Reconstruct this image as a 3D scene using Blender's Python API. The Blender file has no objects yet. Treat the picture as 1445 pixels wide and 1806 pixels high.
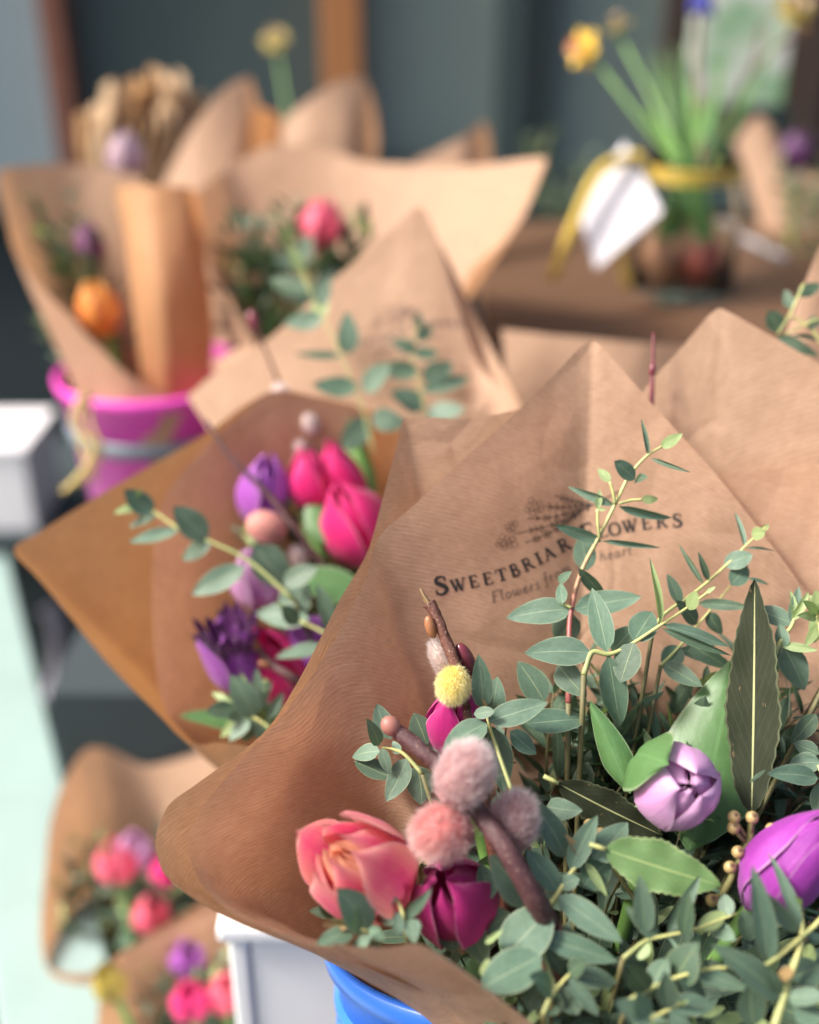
import bpy, math, random
from mathutils import Vector, Matrix, noise
from mathutils.bvhtree import BVHTree

# ------------------------------------------------------------------ camera, sky, sun
scene = bpy.context.scene
FPX, CX, CY, PITCH = 1985.0, 722.5, 903.0, math.radians(27)
CAM = Vector((0, 0, 1.35))
FWD = Vector((0, math.cos(PITCH), -math.sin(PITCH)))
UP = Vector((0, math.sin(PITCH), math.cos(PITCH)))
RIGHT = Vector((1, 0, 0))
cd = bpy.data.cameras.new('camera'); cam = bpy.data.objects.new('camera', cd)
scene.collection.objects.link(cam); scene.camera = cam
cam.location = CAM; cam.rotation_euler = (math.pi / 2 - PITCH, 0, 0)
cd.sensor_fit = 'HORIZONTAL'; cd.sensor_width = 36; cd.lens = 36 * FPX / 1445
cd.clip_start = 0.02; cd.clip_end = 200
cd.dof.use_dof = True; cd.dof.focus_distance = 0.505; cd.dof.aperture_fstop = cd.lens / 16.0

SUN_EL, SUN_AZ = math.radians(47), math.radians(-99)   # azimuth from +Y towards +X
world = bpy.data.worlds.new('World'); scene.world = world; world.use_nodes = True
wn = world.node_tree
sky = wn.nodes.new('ShaderNodeTexSky'); sky.sky_type = 'NISHITA'; sky.sun_disc = False
sky.sun_elevation = SUN_EL; sky.sun_rotation = SUN_AZ
sky.air_density = 1.0; sky.dust_density = 8.0; sky.ozone_density = 1.0
wn.links.new(sky.outputs[0], wn.nodes['Background'].inputs[0])
wn.nodes['Background'].inputs[1].default_value = 0.115
sd = bpy.data.lights.new('sun', 'SUN'); sun = bpy.data.objects.new('sun', sd)
scene.collection.objects.link(sun)
sd.energy = 3.2; sd.angle = math.radians(14); sd.color = (1.0, 0.95, 0.88)
sdir = Vector((math.sin(SUN_AZ) * math.cos(SUN_EL), math.cos(SUN_AZ) * math.cos(SUN_EL), math.sin(SUN_EL)))
sun.rotation_euler = sdir.to_track_quat('Z', 'Y').to_euler(); sun.location = (-1, -1, 3)
scene.view_settings.view_transform = 'Standard'; scene.view_settings.look = 'None'
scene.view_settings.gamma = 1.0; scene.view_settings.use_curve_mapping = False
scene.view_settings.exposure = 0.93

# ------------------------------------------------------------------ helpers
RND = random.Random(7)
def P(px, py, d):
    return CAM + RIGHT * ((px - CX) / FPX * d) + UP * (-(py - CY) / FPX * d) + FWD * d
def ray(px, py):
    return (RIGHT * ((px - CX) / FPX) + UP * (-(py - CY) / FPX) + FWD)
def onY(px, py, y):            # point on a wall plane
    r = ray(px, py); return CAM + r * (y / r.y)
def onZ(px, py, z):            # point on a level plane
    r = ray(px, py); return CAM + r * ((z - CAM.z) / r.z)
def camdir(x, y, z):           # right, up, towards the lens
    return (RIGHT * x + UP * y - FWD * z).normalized()
def depth(p): return (p - CAM).dot(FWD)

def link(o): scene.collection.objects.link(o); return o
def tag(o, label=None, cat=None, group=None, kind=None):
    if label: o['label'] = label
    if cat: o['category'] = cat
    if group: o['group'] = group
    if kind: o['kind'] = kind
    return o
def thing(name, label, cat, loc, group=None):
    o = link(bpy.data.objects.new(name, None)); o.location = loc; o.empty_display_size = 0.02
    return tag(o, label, cat, group)
def root_loc(o):
    v = Vector((0, 0, 0))
    while o is not None:
        v += o.location; o = o.parent
    return v
def mesh_obj(name, verts, faces, mat, parent=None, uvs=None, smooth=True, loc=None):
    base = root_loc(parent) if parent else Vector((0, 0, 0))
    off = base
    o_loc = Vector((0, 0, 0))
    if loc is not None: o_loc = loc - base; off = loc
    me = bpy.data.meshes.new(name)
    me.from_pydata([tuple(Vector(v) - off) for v in verts], [], faces)
    if uvs is not None:
        ul = me.uv_layers.new(name='UVMap')
        for lp in me.loops: ul.data[lp.index].uv = uvs[lp.vertex_index]
    if smooth: me.polygons.foreach_set('use_smooth', [True] * len(me.polygons))
    me.materials.append(mat)
    o = link(bpy.data.objects.new(name, me)); o.parent = parent; o.location = o_loc
    return o
def place(name, me, M, parent):
    o = link(bpy.data.objects.new(name, me)); o.parent = parent
    M = M.copy()
    M.translation = M.translation - root_loc(parent)
    o.matrix_basis = M
    return o

def catmull(pts, n):
    pts = [Vector(p) for p in pts]
    if len(pts) == 2: return [pts[0].lerp(pts[1], i / (n * 1.0)) for i in range(n + 1)]
    out = []
    ext = [pts[0] * 2 - pts[1]] + pts + [pts[-1] * 2 - pts[-2]]
    for i in range(1, len(ext) - 2):
        a, b, c, d = ext[i - 1:i + 3]
        for k in range(n):
            t = k / n
            out.append(0.5 * ((2 * b) + (c - a) * t + (2 * a - 5 * b + 4 * c - d) * t * t + (3 * b - a - 3 * c + d) * t ** 3))
    out.append(pts[-1]); return out

def frame(t):
    t = t.normalized(); a = Vector((0, 0, 1)) if abs(t.z) < 0.9 else Vector((1, 0, 0))
    x = t.cross(a).normalized(); return x, t.cross(x).normalized()
def tube_geo(path, radii, seg=7, rough=0.0, cap=True):
    V, F = [], []
    n = len(path); x, y = frame(path[1] - path[0])
    for i, p in enumerate(path):
        t = (path[min(i + 1, n - 1)] - path[max(i - 1, 0)]).normalized()
        x = (x - t * x.dot(t)).normalized(); y = t.cross(x)
        r = radii[i] if isinstance(radii, (list, tuple)) else radii
        for k in range(seg):
            a = 2 * math.pi * k / seg
            rr = r * (1 + (rough * noise.noise(p * 260 + Vector((k * 3.1, 0, 0))) if rough else 0))
            V.append(p + (x * math.cos(a) + y * math.sin(a)) * rr)
    for i in range(n - 1):
        for k in range(seg):
            k2 = (k + 1) % seg
            F.append((i * seg + k, i * seg + k2, (i + 1) * seg + k2, (i + 1) * seg + k))
    if cap:
        F.append(tuple(range(seg - 1, -1, -1))); F.append(tuple((n - 1) * seg + k for k in range(seg)))
    return V, F
def tube(name, path, radii, mat, parent, seg=7, rough=0.0):
    V, F = tube_geo(path, radii, seg, rough)
    L = 0; uv = []
    for i in range(len(path)):
        if i: L += (path[i] - path[i - 1]).length
        uv += [(k / seg, i / max(1, len(path) - 1)) for k in range(seg)]
    return mesh_obj(name, V, F, mat, parent, uv)
def ellipsoid_geo(c, ax, rl, rw, seg=12, rings=8, rw2=None):
    x, y = frame(ax); z = ax.normalized(); V, F = [], []
    for i in range(rings + 1):
        a = math.pi * i / rings
        for k in range(seg):
            b = 2 * math.pi * k / seg
            V.append(c + z * (-math.cos(a) * rl) + (x * math.cos(b) + y * math.sin(b) * ((rw2 or rw) / rw)) * (math.sin(a) * rw))
    for i in range(rings):
        for k in range(seg):
            k2 = (k + 1) % seg
            F.append((i * seg + k, i * seg + k2, (i + 1) * seg + k2, (i + 1) * seg + k))
    return V, F
def ellipsoid(name, c, ax, rl, rw, mat, parent=None, seg=12, rings=8):
    V, F = ellipsoid_geo(c, ax, rl, rw, seg, rings)
    return mesh_obj(name, V, F, mat, parent, [(i % seg / seg, i // seg / rings) for i in range(len(V))])
def box_geo(lo, hi):
    x0, y0, z0 = lo; x1, y1, z1 = hi
    V = [(x0, y0, z0), (x1, y0, z0), (x1, y1, z0), (x0, y1, z0), (x0, y0, z1), (x1, y0, z1), (x1, y1, z1), (x0, y1, z1)]
    F = [(0, 3, 2, 1), (4, 5, 6, 7), (0, 1, 5, 4), (1, 2, 6, 5), (2, 3, 7, 6), (3, 0, 4, 7)]
    return V, F
def box(name, lo, hi, mat, parent=None, bevel=0.003):
    V, F = box_geo(lo, hi)
    o = mesh_obj(name, V, F, mat, parent, smooth=False)
    if bevel:
        m = o.modifiers.new('bevel', 'BEVEL'); m.width = bevel; m.segments = 2
    return o
def prism(name, ring, vec, mat, parent=None, bevel=0.0):
    n = len(ring); V = [Vector(p) for p in ring] + [Vector(p) + vec for p in ring]
    F = [tuple(range(n - 1, -1, -1)), tuple(range(n, 2 * n))] + [(i, (i + 1) % n, n + (i + 1) % n, n + i) for i in range(n)]
    o = mesh_obj(name, V, F, mat, parent, smooth=False)
    if bevel:
        m = o.modifiers.new('bevel', 'BEVEL'); m.width = bevel; m.segments = 2
    return o
def lathe(name, c, prof, mat, parent=None, seg=48, axis=None):
    z = (axis or Vector((0, 0, 1))).normalized(); x, y = frame(z); V, F = [], []
    for r, h in prof:
        for k in range(seg):
            a = 2 * math.pi * k / seg; V.append(c + z * h + (x * math.cos(a) + y * math.sin(a)) * r)
    for i in range(len(prof) - 1):
        for k in range(seg):
            k2 = (k + 1) % seg; F.append((i * seg + k, i * seg + k2, (i + 1) * seg + k2, (i + 1) * seg + k))
    return mesh_obj(name, V, F, mat, parent)

# ------------------------------------------------------------------ materials
class NT:
    def __init__(s, name):
        s.m = bpy.data.materials.new(name); s.m.use_nodes = True; s.t = s.m.node_tree
        s.b = s.t.nodes['Principled BSDF']; s.out = s.t.nodes['Material Output']
    def n(s, typ, **kw):
        nd = s.t.nodes.new('ShaderNode' + typ)
        for k, v in kw.items(): setattr(nd, k, v)
        return nd
    def l(s, a, b): s.t.links.new(a, b)
    def val(s, sock, v):
        if hasattr(v, 'is_linked') or isinstance(v, bpy.types.NodeSocket): s.l(v, sock)
        else: sock.default_value = v
    def math(s, op, a, b=0.0, clamp=False):
        nd = s.n('Math', operation=op, use_clamp=clamp); s.val(nd.inputs[0], a); s.val(nd.inputs[1], b); return nd.outputs[0]
    def mix(s, f, a, b, mode='MIX'):
        nd = s.n('Mix', data_type='RGBA', blend_type=mode)
        s.val(nd.inputs[0], f)
        for k, v in ((6, a), (7, b)):
            if isinstance(v, tuple): nd.inputs[k].default_value = (*v, 1)
            else: s.l(v, nd.inputs[k])
        return nd.outputs[2]
    def ramp(s, f, stops):
        nd = s.n('ValToRGB'); e = nd.color_ramp.elements
        while len(e) < len(stops): e.new(0.5)
        for i, (p, c) in enumerate(stops): e[i].position = p; e[i].color = (*c, 1)
        s.val(nd.inputs[0], f); return nd.outputs[0]
    def noise(s, vec, scale, detail=3, rough=0.5):
        nd = s.n('TexNoise'); nd.inputs['Scale'].default_value = scale; nd.inputs['Detail'].default_value = detail
        nd.inputs['Roughness'].default_value = rough
        if vec is not None: s.l(vec, nd.inputs['Vector'])
        return nd.outputs[0]
    def mapping(s, vec, scale, rot=(0, 0, 0)):
        nd = s.n('Mapping'); nd.inputs['Scale'].default_value = scale; nd.inputs['Rotation'].default_value = rot
        s.l(vec, nd.inputs['Vector']); return nd.outputs[0]
    def base(s, c):
        if isinstance(c, tuple): s.b.inputs['Base Color'].default_value = (*c, 1)
        else: s.l(c, s.b.inputs['Base Color'])
    def set(s, **kw):
        for k, v in kw.items(): s.val(s.b.inputs[k.replace('_', ' ')], v)
    def bump(s, h, strength=0.3, dist=0.001):
        nd = s.n('Bump'); nd.inputs['Strength'].default_value = strength; nd.inputs['Distance'].default_value = dist
        s.l(h, nd.inputs['Height']); s.l(nd.outputs[0], s.b.inputs['Normal']); return nd.outputs[0]
    def translucent(s, col, fac, normal=None):
        tr = s.n('BsdfTranslucent')
        if isinstance(col, tuple): tr.inputs[0].default_value = (*col, 1)
        else: s.l(col, tr.inputs[0])
        if normal is not None: s.l(normal, tr.inputs[1])
        mx = s.n('MixShader'); mx.inputs[0].default_value = fac
        s.l(s.b.outputs[0], mx.inputs[1]); s.l(tr.outputs[0], mx.inputs[2]); s.l(mx.outputs[0], s.out.inputs[0])
def uvxy(t):
    uv = t.n('TexCoord').outputs['UV']; sp = t.n('SeparateXYZ'); t.l(uv, sp.inputs[0]); return uv, sp.outputs[0], sp.outputs[1]

def kraft(name, col, dark, trans=0.42, period=0.0021, rib_axis=1, ribs=1.0, rot=0.0):
    t = NT(name); uv, u, v = uvxy(t)
    if rot:
        uv = t.mapping(uv, (1, 1, 1), (0, 0, rot)); sp = t.n('SeparateXYZ'); t.l(uv, sp.inputs[0]); u, v = sp.outputs[0], sp.outputs[1]
    a = v if rib_axis else u
    warp = t.noise(t.mapping(uv, (30, 30, 1)), 1.0, 2)
    ph = t.math('ADD', t.math('MULTIPLY', a, 2 * math.pi / period), t.math('MULTIPLY', warp, 1.6))
    rib = t.math('MULTIPLY_ADD', t.math('SINE', ph), 0.5); t.t.nodes[-1].inputs[2].default_value = 0.5
    st = (160, 1400, 1) if rib_axis else (1400, 160, 1)
    fib = t.noise(t.mapping(uv, st), 1.0, 3, 0.65)
    fine = t.noise(uv, 1500, 2, 0.7)
    mott = t.noise(uv, 48, 4, 0.6)
    blot = t.noise(uv, 190, 3, 0.65)
    f = t.math('ADD', t.math('MULTIPLY', t.math('SUBTRACT', mott, 0.5), 0.9), t.math('MULTIPLY', t.math('SUBTRACT', fib, 0.5), 1.5))
    f = t.math('ADD', f, t.math('MULTIPLY', t.math('SUBTRACT', fine, 0.5), 0.9))
    f = t.math('ADD', f, t.math('MULTIPLY', t.math('SUBTRACT', blot, 0.5), 0.8))
    f = t.math('ADD', f, t.math('MULTIPLY', t.math('SUBTRACT', rib, 0.5), 0.20 * ribs))
    f = t.math('ADD', f, 0.5, True)
    c = t.mix(f, dark, col)
    t.base(c); t.set(Roughness=0.62); t.b.inputs['Specular IOR Level'].default_value = 0.3
    h = t.math('ADD', t.math('MULTIPLY', t.math('MULTIPLY', rib, 0.34 * ribs), t.math('MULTIPLY', t.math('POWER', mott, 2.0), 2.2)), t.math('MULTIPLY', fib, 0.8))
    vo = t.n('TexVoronoi', feature='DISTANCE_TO_EDGE'); vo.inputs['Scale'].default_value = 13.0
    wv = t.n('TexNoise'); wv.inputs['Scale'].default_value = 9.0; t.l(uv, wv.inputs['Vector'])
    ad = t.n('VectorMath', operation='MULTIPLY_ADD'); t.l(wv.outputs['Color'], ad.inputs[0]); ad.inputs[1].default_value = (.12, .12, 0); t.l(uv, ad.inputs[2]); t.l(ad.outputs[0], vo.inputs['Vector'])
    cr = t.math('MULTIPLY', t.math('MINIMUM', t.math('MULTIPLY', vo.outputs['Distance'], 9.0), 1.0), 2.2)
    h = t.math('ADD', h, cr); h = t.math('ADD', h, t.math('MULTIPLY', mott, 1.6))
    nb = t.bump(h, 0.45, 0.0005)
    t.translucent(t.mix(1.0, c, (1.0, 0.82, 0.62), 'MULTIPLY'), trans, nb); return t.m
K_COL, K_DARK = (0.66, 0.445, 0.315), (0.46, 0.285, 0.185)
KRAFT = kraft('kraft_paper', K_COL, K_DARK)
KRAFT_R = kraft('kraft_paper_diagonal', K_COL, K_DARK, rot=math.radians(20))
KRAFT_FAR = kraft('kraft_paper_plain', (0.65, 0.435, 0.305), (0.49, 0.31, 0.205), ribs=0.3)
KRAFT_BACKLIT = kraft('kraft_paper_backlit', (0.70, 0.42, 0.225), (0.54, 0.30, 0.15), trans=0.50, ribs=0.15)  # warmer copy of kraft; glow of light coming through is in the colour
BEIGE = kraft('beige_tissue', (0.62, 0.47, 0.32), (0.42, 0.29, 0.17), ribs=0.2)

def leaf_mat(name, col, col2, edge, rib, under=None, trans=0.15, rough=0.55, vein=0.07):
    t = NT(name); uv, u, v = uvxy(t)
    oi = t.n('ObjectInfo').outputs['Random']
    x = t.math('ABSOLUTE', t.math('MULTIPLY', t.math('SUBTRACT', u, 0.5), 2.0))
    nz = t.noise(t.n('TexCoord').outputs['Object'], 5, 4, 0.6)
    c = t.mix(oi, col, col2)
    oj = t.math('FRACT', t.math('MULTIPLY', oi, 7.31))
    c = t.mix(t.math('MULTIPLY', oj, 0.45), c, tuple(k * .55 for k in col))
    wax = t.noise(t.mapping(uv, (3.0, 5.0, 1)), 2.0, 5, 0.7)
    c = t.mix(t.math('MULTIPLY', t.math('SUBTRACT', wax, 0.48), 1.5, True), c, tuple(min(.6, k * 1.22 + .015) for k in col2))
    c = t.mix(t.math('MULTIPLY', t.math('SUBTRACT', nz, 0.35), 1.2, True), c, tuple(k * 0.72 for k in col))
    # side veins
    w = t.math('SINE', t.math('ADD', t.math('MULTIPLY', v, 75.0), t.math('MULTIPLY', x, -22.0)))
    c = t.mix(t.math('MULTIPLY', t.math('GREATER_THAN', w, 0.93), vein), c, rib)
    if under:
        bf = t.n('NewGeometry').outputs['Backfacing']; c = t.mix(bf, c, under)
    mid = t.math('LESS_THAN', x, 0.04); c = t.mix(t.math('MULTIPLY', mid, 0.6), c, rib)
    ed = t.math('GREATER_THAN', x, 0.93); c = t.mix(t.math('MULTIPLY', ed, 0.35), c, edge)
    blem = t.math('GREATER_THAN', t.noise(t.n('TexCoord').outputs['Object'], 7, 3, 0.7), 0.68)
    c = t.mix(t.math('MULTIPLY', blem, 0.5), c, (0.22, 0.15, 0.08))
    t.base(c); t.set(Roughness=rough)
    nb = t.bump(t.math('ADD', nz, t.math('MULTIPLY', t.math('GREATER_THAN', w, 0.9), -0.3)), 0.2, 0.002)
    t.translucent(t.mix(1.0, c, (1.1, 1.3, 0.6), 'MULTIPLY'), trans, nb); return t.m
EUC = leaf_mat('eucalyptus_leaf', (0.104, 0.190, 0.128), (0.150, 0.232, 0.170), (0.42, 0.45, 0.30), (0.30, 0.38, 0.25), (0.16, 0.235, 0.18))
EUC_D = leaf_mat('eucalyptus_leaf_shaded', (0.070, 0.125, 0.078), (0.090, 0.150, 0.105), (0.30, 0.34, 0.18), (0.26, 0.32, 0.16))  # darker copy of the leaf; shade among the leaves is in the colour
EUC_Y = leaf_mat('eucalyptus_leaf_young', (0.30, 0.42, 0.19), (0.36, 0.46, 0.20), (0.55, 0.58, 0.3), (0.5, 0.55, 0.28), trans=0.25)
EUC_B = leaf_mat('eucalyptus_leaf_brown', (0.32, 0.22, 0.10), (0.30, 0.19, 0.09), (0.45, 0.34, 0.18), (0.45, 0.34, 0.18))
TLEAF = leaf_mat('tulip_leaf', (0.115, 0.25, 0.085), (0.13, 0.27, 0.10), (0.5, 0.58, 0.4), (0.14, 0.29, 0.11), trans=0.28, rough=0.42)
TLEAF_L = leaf_mat('tulip_leaf_bright', (0.17, 0.37, 0.08), (0.2, 0.4, 0.1), (0.4, 0.55, 0.25), (0.25, 0.45, 0.14), trans=0.3, rough=0.42)
LAUREL_D = leaf_mat('laurel_leaf_dark', (0.024, 0.031, 0.016), (0.024, 0.031, 0.016), (0.16, 0.18, 0.10), (0.50, 0.52, 0.26), trans=0.05, rough=0.75, vein=0.02)
LAUREL_D.node_tree.nodes['Principled BSDF'].inputs['Specular IOR Level'].default_value = .15
LAUREL_G = leaf_mat('laurel_leaf_green', (0.12, 0.22, 0.075), (0.12, 0.22, 0.075), (0.5, 0.56, 0.28), (0.36, 0.45, 0.18), trans=0.15, rough=0.5)

def plain(name, col, rough=0.5, var=0.0, scale=60, metallic=0.0, spec=0.5, bump=0.0):
    t = NT(name)
    if var:
        co = t.n('TexCoord').outputs['Object']; nz = t.noise(co, scale, 4, 0.6)
        t.base(t.mix(nz, tuple(c * (1 - var) for c in col), tuple(min(1, c * (1 + var)) for c in col)))
        if bump: t.bump(nz, bump, 0.001)
    else: t.base(col)
    t.set(Roughness=rough, Metallic=metallic); t.b.inputs['Specular IOR Level'].default_value = spec; return t.m
def stem_mat(name, lo, hi, rough=0.45):
    t = NT(name); uv, u, v = uvxy(t); nz = t.noise(t.n('TexCoord').outputs['Object'], 400, 3)
    f = t.math('ADD', v, t.math('MULTIPLY', t.math('SUBTRACT', nz, 0.5), 0.3), True)
    t.base(t.ramp(f, [(0.25, lo), (0.6, hi)])); t.set(Roughness=rough); t.bump(nz, 0.2, 0.0004); return t.m
def bark(name, a, b):
    t = NT(name); uv, u, v = uvxy(t); co = t.n('TexCoord').outputs['Object']
    lng = t.noise(t.mapping(uv, (9, 26, 1)), 1.0, 5, 0.75); sp = t.noise(co, 900, 2, 0.6)
    c = t.mix(t.math('MULTIPLY', t.math('SUBTRACT', lng, 0.42), 2.2, True), a, b)
    c = t.mix(t.math('GREATER_THAN', sp, 0.66), c, (0.34, 0.22, 0.17))
    t.base(c); t.set(Roughness=0.5); t.bump(t.math('ADD', lng, t.math('MULTIPLY', sp, 0.5)), 0.7, 0.0012); return t.m
STEM = stem_mat('eucalyptus_stem', (0.30, 0.33, 0.13), (0.52, 0.52, 0.20))
STEM_LOW = plain('eucalyptus_stem_low', (0.13, 0.12, 0.05), 0.6, 0.3, 300)
STEM_RED = stem_mat('eucalyptus_stem_red', (0.28, 0.085, 0.075), (0.50, 0.49, 0.20))
TSTEM = plain('tulip_stem', (0.16, 0.32, 0.08), 0.4, 0.15)
WILLOW = bark('willow_bark', (0.060, 0.020, 0.026), (0.14, 0.07, 0.065))
WILLOW_B = bark('willow_bark_brown', (0.10, 0.030, 0.020), (0.22, 0.10, 0.06))
WILLOW_CUT = plain('willow_pink_bark', (0.30, 0.13, 0.105), 0.5, 0.25, 300)
BUD = plain('bud_scale', (0.30, 0.13, 0.06), 0.4, 0.3, 300)
BUD_RED = plain('bud_scale_red', (0.16, 0.03, 0.045), 0.25, 0.3, 300)
INK = plain('black_ink', (0.022, 0.016, 0.014), 0.6, 0.35, 900)
INK_FAINT = plain('faint_ink', (0.13, 0.085, 0.065), 0.7, 0.35, 900)
BERRY = plain('berry_tan', (0.42, 0.31, 0.14), 0.35, 0.35, 250)
BERRY_TIP = plain('berry_tip', (0.16, 0.10, 0.05), 0.6)
BSTEM = plain('berry_stem', (0.20, 0.19, 0.075), 0.5, 0.3, 300)

def petal_mat(name, base, mid, edge, streak, trans=0.22, rough=0.42, inner=None):
    t = NT(name); uv, u, v = uvxy(t)
    x = t.math('ABSOLUTE', t.math('MULTIPLY', t.math('SUBTRACT', u, 0.5), 2.0))
    stv = t.noise(t.mapping(uv, (46, 2.2, 1)), 1.0, 4, 0.7)
    blot = t.noise(t.n('TexCoord').outputs['Object'], 90, 3)
    f = t.math('ADD', t.math('POWER', x, 1.4), t.math('MULTIPLY', t.math('SUBTRACT', blot, 0.5), 0.8), True)
    c = t.mix(f, mid, edge)
    c = t.mix(t.math('MULTIPLY', t.math('SUBTRACT', v, 0.72), 2.6, True), c, edge)
    lowf = t.math('MULTIPLY', t.math('SUBTRACT', 0.38, v), 3.2, True)
    c = t.mix(lowf, c, base)
    c = t.mix(t.math('MULTIPLY', t.math('SUBTRACT', stv, 0.40), 2.4, True), c, streak)
    c = t.mix(t.math('MULTIPLY', t.math('GREATER_THAN', x, 0.95), 0.35), c, (0.85, 0.62, 0.72))
    if inner: c = t.mix(t.n('NewGeometry').outputs['Backfacing'], c, inner)
    t.base(c); t.set(Roughness=rough); t.b.inputs['Sheen Weight'].default_value = 0.15
    nb = t.bump(stv, 0.55, 0.0008)
    t.translucent(c, trans, nb); return t.m
LILAC = petal_mat('petal_lilac', (0.60, 0.42, 0.54), (0.68, 0.33, 0.64), (0.76, 0.47, 0.74), (0.58, 0.25, 0.55))
CORAL = petal_mat('petal_coral', (0.86, 0.24, 0.22), (0.86, 0.10, 0.26), (0.95, 0.56, 0.42), (0.80, 0.085, 0.22), trans=0.36)
CORAL_IN = petal_mat('petal_coral_inner', (0.92, 0.60, 0.22), (0.92, 0.50, 0.28), (0.95, 0.66, 0.45), (0.92, 0.36, 0.30), trans=0.45)
MAGENTA = petal_mat('petal_magenta', (0.46, 0.03, 0.20), (0.44, 0.010, 0.17), (0.50, 0.022, 0.22), (0.34, 0.006, 0.13))
HOTPINK = petal_mat('petal_hot_pink', (0.75, 0.05, 0.22), (0.76, 0.012, 0.185), (0.82, 0.035, 0.26), (0.62, 0.008, 0.14))
PURPLE = petal_mat('petal_purple', (0.36, 0.09, 0.40), (0.33, 0.030, 0.36), (0.42, 0.06, 0.44), (0.26, 0.018, 0.30))
VIOLET = petal_mat('petal_violet', (0.45, 0.18, 0.50), (0.36, 0.08, 0.46), (0.46, 0.13, 0.55), (0.28, 0.05, 0.37))
DARKPUR = petal_mat('petal_dark_purple', (0.10, 0.012, 0.12), (0.075, 0.006, 0.085), (0.12, 0.014, 0.14), (0.04, 0.003, 0.05))
PINK = petal_mat('petal_pink', (0.80, 0.16, 0.22), (0.82, 0.10, 0.20), (0.86, 0.18, 0.26), (0.74, 0.07, 0.16))
ORANGE = petal_mat('petal_orange', (0.85, 0.50, 0.05), (0.80, 0.24, 0.05), (0.85, 0.48, 0.06), (0.78, 0.18, 0.05))
YELLOW = petal_mat('petal_yellow', (0.80, 0.55, 0.02), (0.82, 0.55, 0.02), (0.86, 0.62, 0.04), (0.76, 0.42, 0.01))
DULLY = petal_mat('petal_dull_yellow', (.40, .33, .05), (.42, .33, .04), (.48, .38, .06), (.36, .26, .03))
BLUEV = plain('muscari_blue', (0.06, 0.07, 0.35), 0.5)

def fur_mat(name, root, tip):
    t = NT(name); uv, u, v = uvxy(t)
    nz = t.noise(t.n('TexCoord').outputs['Object'], 150, 2, 0.6)
    f = t.math('MULTIPLY', v, t.math('MULTIPLY_ADD', nz, 1.6), True); t.t.nodes[-2].inputs[2].default_value = 0.1
    c = t.mix(f, root, tip)
    t.base(c); t.set(Roughness=0.8)
    t.translucent(c, 0.35); return t.m
FUR_PINK = fur_mat('catkin_fur_pink', (0.74, 0.30, 0.28), (0.94, 0.82, 0.80))
FUR_GREY = fur_mat('catkin_fur_grey', (0.62, 0.36, 0.36), (0.95, 0.92, 0.93))
FUR_YEL = fur_mat('catkin_fur_yellow', (0.84, 0.74, 0.28), (0.90, 0.86, 0.58))
FUR_WHITE = fur_mat('catkin_fur_white', (0.70, 0.60, 0.58), (0.86, 0.82, 0.80))
CORE_PINK = plain('catkin_core_pink', (0.66, 0.22, 0.22), 0.8, 0.3, 200)
CORE_GREY = plain('catkin_core_grey', (0.48, 0.27, 0.27), 0.8, 0.3, 200)
CORE_YEL = plain('catkin_core_yellow', (0.72, 0.56, 0.10), 0.8, 0.2, 200)
CORE_WHITE = plain('catkin_core_white', (0.66, 0.52, 0.48), 0.8, 0.2, 200)

def wood(name, a, b, rough=0.5, scale=14):
    t = NT(name); co = t.n('TexCoord').outputs['Object']
    nz = t.noise(t.mapping(co, (2, 22, 22)), scale / 10, 5, 0.6)
    t.base(t.mix(nz, a, b)); t.set(Roughness=rough); t.bump(nz, 0.2, 0.002); return t.m
WOOD_TABLE = wood('table_wood', (0.065, 0.034, 0.019), (0.16, 0.085, 0.048))
WOOD_POST = wood('orange_post_wood', (0.36, 0.145, 0.05), (0.46, 0.20, 0.075))
WOOD_RED = wood('red_brown_post_wood', (0.16, 0.065, 0.045), (0.22, 0.09, 0.06))
WOOD_DARK = wood('dark_brown_wood', (0.035, 0.024, 0.02), (0.06, 0.04, 0.032))
MINT = plain('mint_paint', (0.25, 0.35, 0.335), 0.55, 0.2, 9, bump=0.1)
SLATE = plain('slate_floor', (0.050, 0.064, 0.066), 0.8, 0.3, 6)
NAVY = plain('navy_panel', (0.042, 0.058, 0.064), 0.85, 0.2, 4, spec=0.2)
PANE_BLUE = plain('pane_blue_grey', (0.26, 0.34, 0.38), 0.35, 0.12, 2.5)
PANE_DARK = plain('pane_dark_teal', (0.070, 0.102, 0.104), 0.3, 0.25, 2.0)
PANE_TEAL = plain('pane_teal_grey', (0.20, 0.27, 0.262), 0.3, 0.22, 2.0)
FRAME_TEAL = plain('frame_dark_teal', (0.045, 0.070, 0.072), 0.5, 0.15)
WHITE = plain('white_paint', (0.84, 0.85, 0.86), 0.45, 0.04, 20)
CARD = plain('white_card', (0.78, 0.76, 0.80), 0.6, 0.03)
LILAC_PL = plain('pale_lilac_plastic', (0.50, 0.48, 0.58), 0.4)
BLUE_PL = plain('blue_plastic', (0.035, 0.17, 0.72), 0.3, 0.06, 8)
PINK_PL = plain('pink_plastic', (0.78, 0.075, 0.52), 0.35, 0.06, 8)
GREY_BAND = plain('grey_blue_band', (0.16, 0.20, 0.25), 0.5)
TWINE = plain('yellow_twine', (0.52, 0.37, 0.055), 0.75, 0.3, 300)
BULB = plain('bulb_brown', (0.36, 0.17, 0.09), 0.5, 0.4, 80)
BULB_RED = plain('bulb_red', (0.30, 0.065, 0.045), 0.45, 0.4, 80)
RAFFIA = plain('raffia_yellow', (0.55, 0.42, 0.14), 0.6, 0.25, 200)
def glass_mat():
    t = NT('jar_glass'); t.base((0.92, 0.97, 0.96)); t.set(Roughness=0.03); t.b.inputs['Transmission Weight'].default_value = 1.0
    t.b.inputs['IOR'].default_value = 1.2; return t.m
GLASS = glass_mat()
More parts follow.
